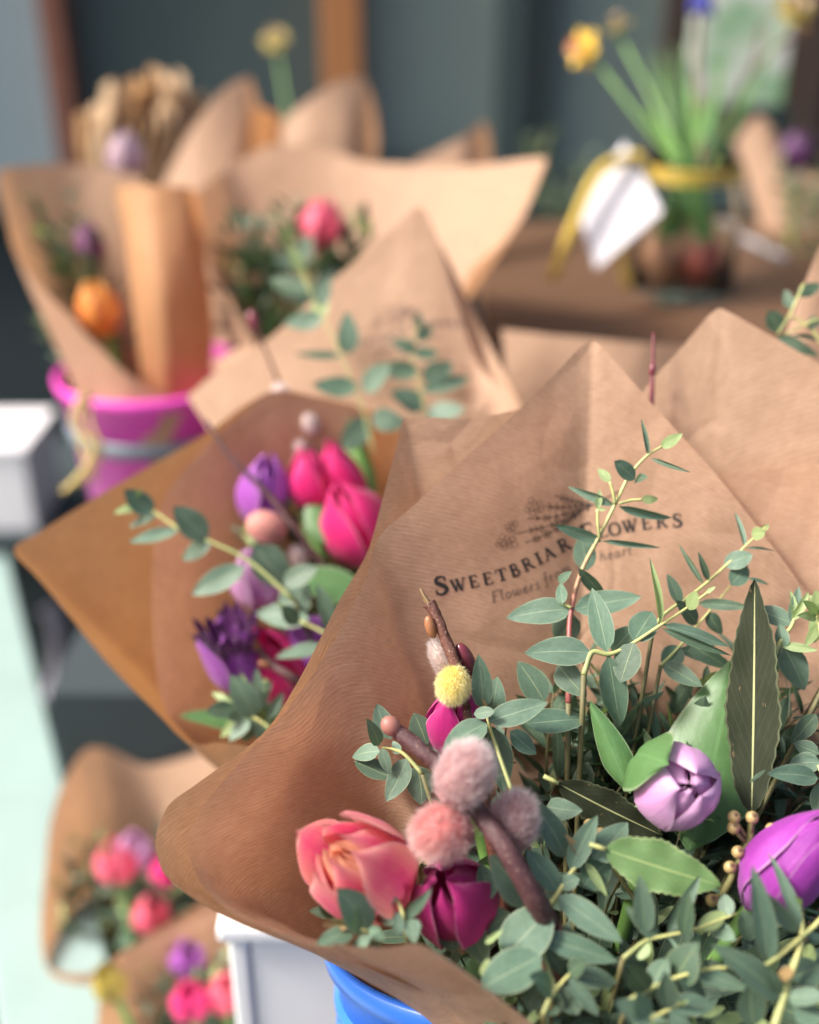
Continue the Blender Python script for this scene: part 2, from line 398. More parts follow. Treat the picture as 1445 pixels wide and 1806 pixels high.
def patterned():
    t = NT('bright_patch_white_green'); co = t.n('TexCoord').outputs['Object']
    nz = t.noise(co, 9, 2, 0.5)
    t.base(t.ramp(nz, [(0.42, (0.74, 0.77, 0.72)), (0.50, (0.62, 0.72, 0.60)), (0.58, (0.28, 0.50, 0.28))])); t.set(Roughness=0.6); return t.m
PATTERN = patterned()  # pale and green mottle puts window brightness into the colour

# ------------------------------------------------------------------ builders
LEAFM = {}
def leaf_mesh(kind, mat):
    key = (kind, mat.name)
    if key in LEAFM: return LEAFM[key]
    r = random.Random(hash(kind) % 1000 if not isinstance(kind, tuple) else 5)
    shape, curl, fold, side, wav, nl = {
        'a': (0.80, 0.10, 0.16, 0.03, 0.0, 8), 'b': (0.80, -0.10, 0.20, -0.04, 0.0, 8), 'c': (0.72, 0.22, 0.12, 0.05, 0.0, 8),
        'd': (0.88, 0.04, 0.30, 0.0, 0.0, 8), 'r': (0.95, 0.06, 0.10, 0.0, 0.0, 8), 'n': (0.78, 0.16, 0.35, 0.08, 0.0, 8),
        'm': (0.78, -0.18, 0.30, -0.08, 0.0, 8), 't': (0.66, 0.16, -0.55, 0.03, 0.0, 12), 's': (0.85, 0.05, 0.12, 0.02, 1.0, 30),
        'p': (0.70, -0.12, 0.5, 0.03, 0.0, 10)}[kind]
    V, F, uv = [], [], []
    nx = 4 if kind not in ('t', 's') else 6
    for i in range(nl + 1):
        t = i / nl
        w = max(0.0, math.sin(math.pi * t ** shape)) ** (0.72 if kind != 'r' else 0.6) * (1 - 0.12 * t)
        if kind == 't': w = (min(1, t * 3.2) ** 0.7) * (1 - max(0, (t - 0.3) / 0.7) ** 1.9)
        w = max(w, 0.035 * (1 - t) + 0.004)
        cx = side * math.sin(math.pi * t)
        for k in range(nx + 1):
            u = k / nx * 2 - 1
            ww = w
            if wav: ww = w * (1 + 0.035 * ((i % 2) * 2 - 1) * (abs(u) > 0.9) + 0.05 * math.sin(t * 17 + (2 if u > 0 else 0)) * abs(u))
            z = -curl * t * t + 0.5 * curl * t + fold * 0.5 * w * (abs(u) ** (1.2 if kind != 't' else 1.8)) * 0.35
            if wav: z += 0.012 * math.sin(t * 21 + (2 if u > 0 else 0)) * abs(u)
            else: z += 0.008 * math.sin(t * 9 + u * 2 + curl * 40)
            V.append((cx + u * 0.5 * ww * 1.0, t, z)); uv.append((k / nx, t))
    for i in range(nl):
        for k in range(nx):
            a = i * (nx + 1) + k; F.append((a, a + 1, a + nx + 2, a + nx + 1))
    me = bpy.data.meshes.new('leaf'); me.from_pydata(V, [], F)
    ul = me.uv_layers.new(name='UVMap')
    for lp in me.loops: ul.data[lp.index].uv = uv[lp.vertex_index]
    me.polygons.foreach_set('use_smooth', [True] * len(me.polygons)); me.materials.append(mat)
    LEAFM[key] = me; return me
def leaf3(parent, base, tip, width, normal, mat, kind='a', name='leaf'):
    y = tip - base; L = y.length; yn = y / L
    z = normal - yn * normal.dot(yn)
    if z.length < 1e-4: z = frame(yn)[0]
    z.normalize(); x = yn.cross(z)
    zs = L
    M = Matrix((( x.x * width, y.x, z.x * zs, base.x), (x.y * width, y.y, z.y * zs, base.y), (x.z * width, y.z, z.z * zs, base.z), (0, 0, 0, 1)))
    return place(name, leaf_mesh(kind, mat), M, parent)
KINDS = 'abcd'
def leafp(parent, b, t, w, d, dd=0.0, roll=0.0, mat=None, kind=None, name='leaf'):
    """leaf from base pixel to tip pixel; d depth of the base, dd extra depth of the tip, roll about its own axis (deg)"""
    base, tip = P(b[0], b[1], d), P(t[0], t[1], d + dd)
    n = (CAM - base.lerp(tip, .5)).normalized() + Vector((0, 0, .35))
    yn = (tip - base).normalized()
    n = Matrix.Rotation(math.radians(roll), 3, yn) @ n
    width = w * (d + dd / 2) / FPX / max(0.35, math.cos(math.radians(roll)))
    if kind is None: kind = RND.choice(KINDS)
    return leaf3(parent, base, tip, width * 1.08, n, mat or EUC, kind, name)

def D(py): return min(.446 + (1806 - py) * .000110, .535)

TIE = P(1000, 2150, .52)
def stem_to(top, tie, bow=0.02, n=8):
    mid = top.lerp(tie, .5) + Vector((RND.uniform(-bow, bow), RND.uniform(-bow, bow), 0))
    return catmull([top, mid, tie], n)

def sprig(label, path, leaves, group=None, off=0.0, sr=1.5, red=False, tie=None, depthf=None, buds=(), stalks=()):
    """path: pixel points from the low end to the tip; leaves: (bx,by,tx,ty,w[,opts])"""
    df = depthf or (lambda x, y: D(y))
    pts = [P(p[0], p[1], df(p[0], p[1]) + off + (p[2] if len(p) > 2 else 0)) for p in path]
    root = thing('eucalyptus_sprig', label, 'eucalyptus', pts[0], group)
    full = catmull(pts, 5)
    k = sr * .5 / FPX * 1.6
    tube('stem', full, [k * (1.35 - .8 * i / len(full)) for i in range(len(full))], STEM_RED if red else STEM, root, 6)
    if tie is not None:
        low = catmull([tie, tie.lerp(pts[0], .55) + Vector((0, .006, -.004)), pts[0]], 5)
        tube('stem', low, k * 1.35, STEM_LOW, root, 5)
    for s in stalks:
        tube('leaf_stalk', catmull([P(x, y, df(x, y) + off - .002) for x, y in s], 4), k * .7, STEM, root, 5)
    for lf in leaves:
        bx, by, tx, ty, w = lf[:5]; o = lf[5] if len(lf) > 5 else {}
        mat = {'y': EUC_Y, 'd': EUC_D, 'b': EUC_B, None: EUC}[o.get('m')]
        roll = o.get('r', RND.uniform(-22, 22)); dd = o.get('dd', RND.uniform(-.012, .010))
        kind = o.get('k') or ('n' if w < 15 else None)
        leafp(root, (bx, by), (tx, ty), w, df(bx, by) + off + o.get('o', 0), dd, roll, mat, kind)
    return root

def filler(tip, axis, L, nl, size, label, group, tie, rnd, mat_w=(.72, .2, .08), low=True):
    root = thing('eucalyptus_sprig', label, 'eucalyptus', tip - axis * L, group)
    x, y = frame(axis)
    a0 = rnd.random() * 6.28
    bend = (x * rnd.uniform(-1, 1) + y * rnd.uniform(-1, 1)) * L * .12
    path = [tip - axis * (L * (1 - s)) + bend * (s * s) for s in [i / 6 for i in range(7)]]
    tube('stem', path, [.0010 * (1 - .6 * i / 6) for i in range(7)], STEM_LOW if low else STEM, root, 5)
    if low and tie is not None: tube('stem', [tie.lerp(path[0], q) for q in (0, .5, 1)], .0012, STEM_LOW, root, 5)
    for i in range(nl):
        s = .12 + .86 * i / max(1, nl - 1); p = tip - axis * (L * (1 - s)) + bend * s * s
        sz = size * (1.0 - .55 * s ** 2.5) * rnd.uniform(.8, 1.12)
        a = a0 + i * 1.57 + rnd.uniform(-.3, .3)
        for q in (0, math.pi):
            rad = x * math.cos(a + q) + y * math.sin(a + q)
            al = math.radians(rnd.uniform(48, 78) - 26 * s)
            dr = (axis * math.cos(al) + rad * math.sin(al) + Vector((0, 0, -.12))).normalized()
            nrm = axis * math.sin(al) - rad * math.cos(al)
            m = rnd.choices([EUC, EUC_D, EUC_Y], (mat_w if s < .8 else (.45, .1, .45)))[0]
            leaf3(root, p + rad * .001, p + rad * .001 + dr * sz, sz * rnd.uniform(.28, .42), nrm, m, rnd.choice('abcdr'))
    return root

def petal_geo(c, axis, x, y, phi, R, H, hw, rtop, s, rnd, lean=0.0, nt=11, nu=10, tipw=1.0, bulge=.45, cup=.0):
    V, uv, F = [], [], []
    j1, j2 = rnd.uniform(-.05, .05), rnd.uniform(-.04, .04)
    for i in range(nt + 1):
        t = i / nt
        if t < bulge: r = .18 + .82 * math.sin(math.pi / 2 * t / bulge) ** .8
        else:
            q = (t - bulge) / (1 - bulge); r = rtop + (1 - rtop) * math.cos(math.pi / 2 * q) ** .85
        wv = (.42 + .58 * math.sin(math.pi / 2 * min(1, t / .5))) * (1.0 if t < .62 else max(.03, math.cos(math.pi / 2 * ((t - .62) / .38)) ** (.62 * tipw)))
        for k in range(nu + 1):
            u = k / nu * 2 - 1
            a = phi + u * hw * wv + j1 * t
            rr = R * s * r * (1 - cup * u * u * t - .05 * math.exp(-(u / .16) ** 2) * math.sin(math.pi * min(1, t * 1.1)) + .055 * u ** 4 * math.sin(math.pi * t)) + lean * R * t * t
            h = H * (t * (1.0 + .0 * s)) * (1 - .06 * u * u * t) + H * j2 * t
            wob = R * .035 * noise.noise(Vector((u * 1.6 + phi * 9, t * 2.4, s * 7 + phi)))
            V.append(c + axis * h + (x * math.cos(a) + y * math.sin(a)) * (rr + wob)); uv.append((k / nu, t))
    for i in range(nt):
        for k in range(nu):
            a = i * (nu + 1) + k; F.append((a, a + 1, a + nu + 2, a + nu + 1))
    return V, F, uv
def tulip(label, center, axis, H, R, mats, tie=None, n=6, rtop=.2, spin=0.0, group=None, hw=.82, lean=0.0, name='tulip', seed=1, bulge=.45, extra=0, cat='tulip', sdir=None, tipw=1.0, sin_=.84, emat=None, irt=.75, ert=.30, stem=True):
    rnd = random.Random(seed); axis = axis.normalized()
    c = center - axis * H * .5
    root = thing(name, label, cat, c, group)
    x, y = frame(axis)
    mo, mi = mats if isinstance(mats, tuple) else (mats, mats)
    half = n // 2
    if sdir is not None: spin = math.atan2(sdir.dot(y), sdir.dot(x))
    for i in range(n):
        inner = i >= half
        phi = spin + 2 * math.pi * (i % half) / half + (math.pi / half if inner else 0)
        s = sin_ if inner else 1.0
        V, F, uv = petal_geo(c, axis, x, y, phi + rnd.uniform(-.1, .1), R, H * rnd.uniform(.95, 1.03) * (.97 if inner else 1), hw * (3 / half) ** .5, rtop * (irt if inner else 1), s, rnd, 0 if inner else lean * rnd.uniform(.4, 1.4), bulge=bulge, tipw=tipw)
        mesh_obj('petal', V, F, mi if inner else mo, root, uv)
    for i in range(extra):
        phi = spin + .4 + 2 * math.pi * i / extra
        V, F, uv = petal_geo(c, axis, x, y, phi, R * (.62 if i % 2 else .48), H * rnd.uniform(.84, .95), .75, ert, 1, rnd, 0)
        mesh_obj('petal', V, F, emat or mi, root, uv)
    if tie is not None and stem:
        tube('stem', stem_to(c + axis * H * .05, tie, .004), .0032, TSTEM, root, 8)
    return root

def fur_geo(c, ax, rl, rw, n, ln, w, rnd, flow=.55):
    x, y = frame(ax); V, F, uv = [], [], []
    for i in range(n):
        z = 1 - 2 * (i + .5) / n; a = i * 2.399963 + rnd.uniform(-.2, .2); q = math.sqrt(max(0, 1 - z * z))
        rad = x * math.cos(a) + y * math.sin(a)
        p = c + ax * (z * rl) + rad * (q * rw)
        nrm = (ax * (z / rl) + rad * (q / rw)).normalized()
        jit = Vector((rnd.gauss(0, 1), rnd.gauss(0, 1), rnd.gauss(0, 1))) * .33
        cl = noise.noise_vector(p * 260) * .7
        d = (nrm + ax * flow + jit + cl).normalized(); l = ln * rnd.uniform(.55, 1.15)
        sd = d.cross(Vector((rnd.uniform(-1, 1), rnd.uniform(-1, 1), rnd.uniform(-1, 1)))).normalized() * w
        d2 = (d + ax * .5 + jit * .5).normalized()
        m = p + d * l * .55; b = len(V)
        V += [p - sd, p + sd, m + sd * .7, m - sd * .7, m + d2 * l * .5]
        uv += [(0, 0), (1, 0), (1, .55), (0, .55), (.5, 1)]
        F += [(b, b + 1, b + 2, b + 3), (b + 3, b + 2, b + 4)]
    return V, F, uv
def catkin(parent, c, ax, rl, rw, core, fur, n=3600, ln=.0042, w=.00007, seed=3, name='catkin', flow=.55):
    ax = ax.normalized()
    o = ellipsoid(name, c, ax, rl, rw, core, parent, 16, 10)
    V, F, uv = fur_geo(c, ax, rl * .97, rw * .97, n, ln, w, random.Random(seed), flow)
    f = mesh_obj('fur', V, F, fur, o, uv); tag(f, kind='stuff')
    return o

def pchip(vals, xs):
    n = len(vals); d = [vals[i + 1] - vals[i] for i in range(n - 1)]; m = [0.0] * n
    m[0] = d[0]; m[-1] = d[-1]
    for i in range(1, n - 1):
        m[i] = 0.0 if d[i - 1] * d[i] <= 0 else 2 * d[i - 1] * d[i] / (d[i - 1] + d[i])
    out = []
    for x in xs:
        i = min(int(x), n - 2); t = x - i
        out.append(vals[i] * (2 * t ** 3 - 3 * t * t + 1) + m[i] * (t ** 3 - 2 * t * t + t) + vals[i + 1] * (-2 * t ** 3 + 3 * t * t) + m[i + 1] * (t ** 3 - t * t))
    return out
def sheet(name, cols, mat, parent, su=6, nv=26, crinkle=.0008, seed=0, lift=None):
    """cols: per generator a list of (px,py,d) from low end to top edge, all the same length"""
    nc, nr = len(cols), len(cols[0])
    W = [[P(*c) for c in col] for col in cols]
    us = [i / su for i in range((nc - 1) * su + 1)]; vs = [j / nv * (nr - 1) for j in range(nv + 1)]
    rows = []
    for r in range(nr):
        rows.append([pchip([W[c][r][a] for c in range(nc)], us) for a in range(3)])
    G = []
    for i in range(len(us)):
        cx = [pchip([rows[r][a][i] for r in range(nr)], vs) for a in range(3)]
        G.append([Vector((cx[0][j], cx[1][j], cx[2][j])) for j in range(nv + 1)])
    V, uv, F = [], [], []
    nu = len(us)
    # arc length uv, metres
    arcu = [0.0]
    for i in range(1, nu): arcu.append(arcu[-1] + (G[i][int(nv * .75)] - G[i - 1][int(nv * .75)]).length)
    for i in range(nu):
        al = 0.0
        for j in range(nv + 1):
            if j: al += (G[i][j] - G[i][j - 1]).length
            a = G[min(i + 1, nu - 1)][j] - G[max(i - 1, 0)][j]; b = G[i][min(j + 1, nv)] - G[i][max(j - 1, 0)]
            nrm = a.cross(b)
            nrm = nrm.normalized() if nrm.length > 1e-12 else Vector((0, 0, 1))
            p = G[i][j]; s = Vector((seed * 13.7, 0, 0))
            dz = crinkle * (noise.noise(p * 16 + s) * 1.6 + noise.noise(p * 45 + s) * .55 + noise.noise(p * 120 + s) * .12)
            V.append(p + nrm * dz); uv.append((arcu[i], al))
    for i in range(nu - 1):
        for j in range(nv):
            a = i * (nv + 1) + j; F.append((a, a + nv + 1, a + nv + 2, a + 1))
    o = mesh_obj(name, V, F, mat, parent, uv)
    o['_w'] = 0; del o['_w']
    return o, BVHTree.FromPolygons(V, F)
def gen(tops, bottom, a0=300, a1=10, midk=.5, mids=None):
    """columns from top-edge points to one low ring; bottom = (px, py, d, rx pixels, rd metres); angles run front > left > back"""
    cols = []; n = len(tops)
    for i, tp in enumerate(tops):
        a = math.radians(a0 + (a1 - a0) * i / (n - 1))
        bt = (bottom[0] + bottom[3] * math.cos(a), bottom[1], bottom[2] + bottom[4] * math.sin(a))
        md = (mids or {}).get(i) or tuple(bt[k] * (1 - midk) + tp[k] * midk for k in range(3))
        cols.append([bt, md, tp[:3]])
    return cols

# ================================================================== SETTING
WALL_Y = 2.25
g = mesh_obj('ground', [(-30, -6, 0), (30, -6, 0), (30, 30, 0), (-30, 30, 0)], [(0, 1, 2, 3)], SLATE, smooth=False); tag(g, kind='structure')

# shop front: painted lower panel, panes between timber posts
sf = thing('shop_front', 'dark teal shop front with tall window panes and timber posts', 'shop front', (0, WALL_Y, 0))
def wallbox(name, x0, x1, y0, y1, mat, dy0, dy1, par=sf, bevel=.004):
    a, b = onY(x0, y1, WALL_Y), onY(x1, y0, WALL_Y)
    return box(name, (a.x, WALL_Y + dy0, a.z), (b.x, WALL_Y + dy1, b.z), mat, par, bevel)
zs = onY(700, 330, WALL_Y).z
box('lower_panel', (-2.6, WALL_Y - .02, 0), (2.6, WALL_Y + .10, zs - .05), NAVY, sf)
box('window_sill', (-2.6, WALL_Y - .07, zs - .05), (2.6, WALL_Y + .10, zs), FRAME_TEAL, sf)
xs = [onY(p, 150, WALL_Y).x for p in (-400, 112, 605, 895, 1195, 1445, 1900)]
ztop = 2.6
for k, m in ((0, PANE_BLUE), (1, PANE_DARK), (2, PANE_TEAL), (3, PANE_TEAL), (4, PANE_DARK), (5, PANE_DARK)):
    tag(box('window_pane', (xs[k] + .02, WALL_Y + .03, zs), (xs[k + 1] - .02, WALL_Y + .05, ztop), m, sf, 0))
for k, w, m in ((1, .022, WOOD_RED), (2, .036, WOOD_POST), (3, .026, FRAME_TEAL), (4, .034, WOOD_DARK), (5, .03, WOOD_DARK), (0, .03, WOOD_DARK), (6, .03, WOOD_DARK)):
    box('post', (xs[k] - w, WALL_Y - .03, zs), (xs[k] + w, WALL_Y + .06, ztop), m, sf)
box('glazing_bar', (xs[3] + .06, WALL_Y - .01, zs), (xs[3] + .085, WALL_Y + .04, ztop), FRAME_TEAL, sf)
box('glazing_bar', (xs[2] + .06, WALL_Y - .01, zs + .02), (xs[3] - .03, WALL_Y + .028, zs + .06), FRAME_TEAL, sf)
box('head_beam', (-2.6, WALL_Y - .05, ztop), (2.6, WALL_Y + .1, ztop + .2), FRAME_TEAL, sf)

# added panel behind the jar, standing in for a bright window patch
a, b = onY(1205, 185, 1.95), onY(1425, -160, 1.95)
pp = thing('bright_patch_panel', 'added white and green panel standing in for bright window behind the jar', 'panel', (a.x, 1.95, a.z))
box('panel_board', (a.x, 1.94, a.z), (b.x, 1.952, b.z), PATTERN, pp, .002)
box('panel_edge', (b.x + .001, 1.935, a.z), (b.x + .02, 1.957, b.z), WOOD_DARK, pp, .002)

# timber table under the jar
TZ = onZ(1200, 520, 1.0).z
jb = P(1200, 515, 1.24); TZ = jb.z
tb = thing('wooden_table', 'brown plank table carrying the glass jar of bulbs', 'table', (jb.x, jb.y, 0))
q0, q1 = onZ(835, 470, TZ), onZ(1010, 600, TZ)
ty0 = jb.y - .17
for k in range(5):
    y0 = ty0 + k * .105
    box('plank', (jb.x - .22 + .0 * k, y0, TZ - .03), (jb.x + .75, y0 + .102, TZ), WOOD_TABLE, tb, .003)
for sx in (jb.x - .17, jb.x + .7):
    for sy in (ty0 + .05, ty0 + .46): box('leg', (sx, sy, 0), (sx + .05, sy + .05, TZ - .031), WOOD_TABLE, tb)
# the table is backed by a lower dark stage
# mint bench at left
BZ = .58
e0, e1 = onZ(8, 965, BZ), onZ(150, 1530, BZ)
dr = (e1 - e0).normalized(); nr = Vector((dr.y, -dr.x, 0))
if nr.x > 0: nr = -nr
mb = thing('mint_bench', 'pale mint painted plank bench beside the low blurred wrap', 'bench', (e1.x, e1.y, 0))
s0 = e0 + dr * .02
for k in range(4):
    st = s0 + nr * (k * .098)
    prism('plank', [st, st + dr * 1.15, st + dr * 1.15 + nr * .092, st + nr * .092], Vector((0, 0, -.03)), MINT, mb, .004)
for f in (.06, 1.02):
    for k in (.03, .30):
        st = s0 + dr * f + nr * k
        prism('leg', [st - Vector((0, 0, .03)), st + dr * .05 - Vector((0, 0, .03)), st + dr * .05 + nr * .05 - Vector((0, 0, .03)), st + nr * .05 - Vector((0, 0, .03))], Vector((0, 0, -BZ + .03)), MINT, mb)

# ================================================================== FRONT BOUQUET: bucket, box, wrap
TLT = math.radians(22)      # the bucket leans back a little
BN = Vector((0, math.sin(TLT), math.cos(TLT)))
RIMC = P(920, 1815, .470) + Vector((0, math.cos(TLT), -math.sin(TLT))) * .091
base_c = RIMC - BN * .27
bk = thing('blue_bucket', 'bright blue plastic bucket holding the printed kraft bouquet', 'bucket', base_c)
lathe('bucket_wall', RIMC, [(.0, -.27), (.062, -.27), (.065, -.268), (.083, -.012), (.089, -.010), (.091, 0), (.088, .002), (.081, -.012), (.061, -.262), (.0, -.262)], BLUE_PL, bk, 64, BN)
for h in (-.035, -.05):
    r = .0835 + .018 * (h + .012) / .256
    lathe('bucket_rib', RIMC, [(r - .001, h), (r + .0025, h + .002), (r + .0025, h + .005), (r - .001, h + .007)], BLUE_PL, bk, 64, BN)
SZ = base_c.z - .065 * math.sin(TLT)
box('bucket_stand', (base_c.x - .1, base_c.y - .12, 0), (base_c.x + .45, base_c.y + .30, SZ - .0005), WOOD_TABLE)
tag(bpy.data.objects['bucket_stand'], 'dark wooden stand under the blue bucket', 'stand')

wb0 = P(394, 1560, .66)
wbx = wb0.x
wbz = P(350, 1352, .80).z
wx = thing('white_box', 'white painted wooden box beside the blue bucket', 'box', (wbx, wb0.y, 0))
box('front_panel', (wbx + .012, wb0.y + .0015, .05), (wbx + .19, wb0.y + .02, wbz - .012), WHITE, wx)
box('side_panel', (wbx + .0015, wb0.y + .022, .05), (wbx + .016, wb0.y + .20, wbz - .012), WHITE, wx)
box('corner_post', (wbx - .001, wb0.y - .001, 0), (wbx + .0115, wb0.y + .0215, wbz - .0125), WHITE, wx)
box('lid', (wbx - .006, wb0.y - .006, wbz - .012), (wbx + .19, wb0.y + .21, wbz), WHITE, wx)

FB = (1000, 2150, .50, 95, .03)
wrap = thing('paper_wrap', 'kraft paper bouquet wrap printed with flower emblem and black lettering', 'paper wrap', P(*FB[:3]))
I_top = [(1230, 2010, 0.405), (1080, 1905, 0.406), (940, 1806, 0.409), (835, 1730, 0.413), (742, 1665, 0.416), (690, 1672, 0.422), (640, 1673, 0.427), (560, 1660, 0.436), (430, 1620, 0.451), (352, 1552, 0.4613), (331, 1490, 0.466), (352, 1428, 0.4707), (420, 1348, 0.48), (500, 1258, 0.4907), (600, 1108, 0.512), (646, 1020, 0.526), (665, 955, 0.534), (740, 882, 0.544), (830, 800, 0.552), (905, 734, 0.56), (985, 655, 0.57), (1030, 608, 0.576), (1045, 599, 0.577), (1062, 612, 0.576), (1150, 712, 0.572), (1265, 838, 0.566), (1370, 972, 0.561), (1460, 1100, 0.556), (1540, 1250, 0.548)]
midsI = {}
for i, tp in enumerate(I_top):
    f = i / (len(I_top) - 1)
    if i <= 12:         # front lip: runs inwards below its edge
        k = .35
        midsI[i] = (tp[0] * k + 1000 * (1 - k), tp[1] * k + 1900 * (1 - k), tp[2] * k + .465 * (1 - k))
    if 9 <= i <= 13:  # left wall dives behind its rolled edge
        midsI[i] = (tp[0] * .6 + 400, tp[1] * .6 + 760, tp[2] + .058)
    elif i >= 14:      # back wall bellies away
        midsI[i] = (tp[0] * .5 + 500, tp[1] * .5 + 1075, tp[2] * .5 + .25 + .028 * min(1, (i - 12) / 4))
inner, bvhI = sheet('paper_sheet', gen(I_top, FB, 285, -10, .55, midsI), KRAFT_R, wrap, 6, 44, .0016, 1)
inner['label'] = 'printed inner sheet of kraft paper with pointed corner'
O_top = [(560, 1664, 0.441), (520, 1655, 0.447), (470, 1643, 0.451), (400, 1616, 0.46), (335, 1578, 0.466), (286, 1535, 0.4707), (274, 1482, 0.4747), (296, 1424, 0.4787), (345, 1385, 0.4827), (400, 1345, 0.4867), (470, 1288, 0.4933), (530, 1198, 0.503), (600, 1058, 0.525), (652, 965, 0.541), (678, 875, 0.551), (697, 795, 0.559), (712, 738, 0.565), (750, 736, 0.567), (830, 738, 0.572), (912, 722, 0.576), (1000, 690, 0.58)]
midsO = {}
for i, tp in enumerate(O_top):
    if i <= 9: midsO[i] = (tp[0] * .35 + 640, tp[1] * .35 + 1235, tp[2] * .35 + .308)
    if 4 <= i <= 11: midsO[i] = (tp[0] * .6 + 398, tp[1] * .6 + 764, tp[2] + .066)
    elif i >= 12: midsO[i] = (tp[0] * .5 + 500, tp[1] * .5 + 1075, tp[2] * .5 + .254 + .030 * min(1, (i - 9) / 4))
outer, _ = sheet('paper_sheet', gen(O_top, (1000, 2150, .508, 105, .035), 235, 60, .55, midsO), KRAFT, wrap, 5, 22, .0009, 2)
C_top = [(1215, 850, .577), (1265, 838, .576), (1350, 828, .575), (1445, 815, .573), (1560, 800, .568), (1700, 900, .555)]
sheet('paper_sheet', gen(C_top, (1020, 2150, .55, 90, .035), 90, 20, .5), KRAFT, wrap, 6, 22, .0009, 3)
D_top = [(1085, 760, .602), (1140, 683, .604), (1205, 610, .606), (1255, 552, .608), (1270, 543, .608), (1290, 552, .607), (1360, 592, .605), (1445, 640, .602), (1600, 735, .596), (1750, 850, .585)]
wrap2 = thing('paper_wrap', 'plain ribbed kraft paper wrap with peak rising behind the printed one', 'paper wrap', P(1150, 1900, .56))
D_b = [(1000 + i * 45, 1750, .575) for i in range(len(D_top))]
sheet('paper_sheet', [[b, tuple((b[k] + t[k]) / 2 for k in range(3)), t] for b, t in zip(D_b, D_top)], kraft('kraft_paper_ribbed', (0.68, 0.465, 0.33), (0.48, 0.305, 0.20), period=.0030, ribs=1.7, rot=math.radians(-22)), wrap2, 6, 22, .0010, 4)

# ---- print on the wrap, laid onto the sheet
def on_sheet(px, py, bvh, lift=.00025):
    r = ray(px, py).normalized(); h = bvh.ray_cast(CAM, r)
    if h[0] is None: return None
    n = h[1] if h[1].dot(r) < 0 else -h[1]
    return h[0] + n * lift
class Print:
    def __init__(s, bvh): s.V, s.F, s.bvh = [], [], bvh
    def stroke(s, pts, widths):
        pts = [Vector((p[0], p[1])) for p in pts]; idx = []
        for i, p in enumerate(pts):
            t = pts[min(i + 1, len(pts) - 1)] - pts[max(i - 1, 0)]
            if t.length < 1e-6: continue
            t.normalize(); n = Vector((-t.y, t.x)); w = widths[i] if isinstance(widths, list) else widths
            pr = [on_sheet(p.x + n.x * q * w / 2, p.y + n.y * q * w / 2, s.bvh) for q in (-1, 1)]
            if None in pr: idx.append(None); continue
            idx.append(len(s.V)); s.V += pr
        for a, b in zip(idx, idx[1:]):
            if a is not None and b is not None: s.F.append((a, a + 1, b + 1, b))
    def build(s, name, mat, parent): return mesh_obj(name, s.V, s.F, mat, parent, smooth=False)
def sm(pts, n=6): return [(v.x, v.y) for v in catmull([(p[0], p[1], 0) for p in pts], n)]
TK, TN = .19, .085
def serif(x, y, w=.2): return ([(x - w, y), (x + w, y)], .075)
G_CAP = {
 'S': (.66, [(sm([(.53, .74), (.50, .92), (.32, 1.0), (.14, .90), (.12, .70), (.30, .55), (.48, .42), (.55, .22), (.42, .04), (.24, 0), (.10, .10), (.06, .28)]), 'S'), ([(.54, .98), (.54, .70)], .06), ([(.05, .0), (.05, .30)], .06)]),
 'W': (1.12, [([(.10, 1), (.36, 0)], TK), ([(.36, 0), (.56, .9)], TN), ([(.48, 1), (.74, 0)], TK), ([(.74, 0), (1.0, 1)], TN), serif(.1, .98, .14), serif(.5, .98, .13), serif(1.0, .98, .13)]),
 'E': (.70, [([(.17, 0), (.17, 1)], TK), ([(.05, .03), (.60, .03)], .075), ([(.1, .5), (.46, .5)], .07), ([(.05, .97), (.56, .97)], .075), ([(.60, .02), (.63, .26)], .07), ([(.56, .98), (.58, .78)], .07), ([(.46, .38), (.46, .62)], .06)]),
 'T': (.76, [([(.38, 0), (.38, 1)], TK), ([(.04, .96), (.72, .96)], .08), ([(.05, .98), (.03, .72)], .07), ([(.71, .98), (.73, .72)], .07), serif(.38, .03)]),
 'B': (.72, [([(.17, 0), (.17, 1)], TK), (sm([(.17, .97), (.42, .95), (.52, .76), (.42, .56), (.17, .53)]), .12), (sm([(.17, .53), (.48, .50), (.60, .28), (.46, .05), (.17, .03)]), .13), serif(.14, .03, .11), serif(.14, .97, .11)]),
 'R': (.78, [([(.17, 0), (.17, 1)], TK), (sm([(.17, .97), (.45, .95), (.55, .74), (.42, .53), (.17, .50)]), .12), ([(.36, .52), (.70, .02)], .16), serif(.17, .03, .17), serif(.14, .97, .11), serif(.72, .02, .08)]),
 'I': (.42, [([(.2, 0), (.2, 1)], TK), serif(.2, .03), serif(.2, .97)]),
 'A': (.86, [([(.12, 0), (.42, 1)], TN), ([(.40, 1), (.72, 0)], TK), ([(.22, .34), (.60, .34)], .07), serif(.11, .03, .13), serif(.74, .03, .13)]),
 'F': (.64, [([(.17, 0), (.17, 1)], TK), ([(.05, .97), (.60, .97)], .075), ([(.1, .5), (.46, .5)], .07), ([(.60, .98), (.62, .74)], .07), ([(.46, .38), (.46, .62)], .06), serif(.17, .03, .17)]),
 'L': (.64, [([(.17, 0), (.17, 1)], TK), ([(.05, .03), (.58, .03)], .075), ([(.58, .02), (.62, .30)], .07), serif(.17, .97, .16)]),
 'O': (.92, [(sm([(.44, 1.0), (.18, .86), (.09, .5), (.18, .14), (.44, 0), (.70, .14), (.79, .5), (.70, .86), (.44, 1.0)]), 'O')]),
}
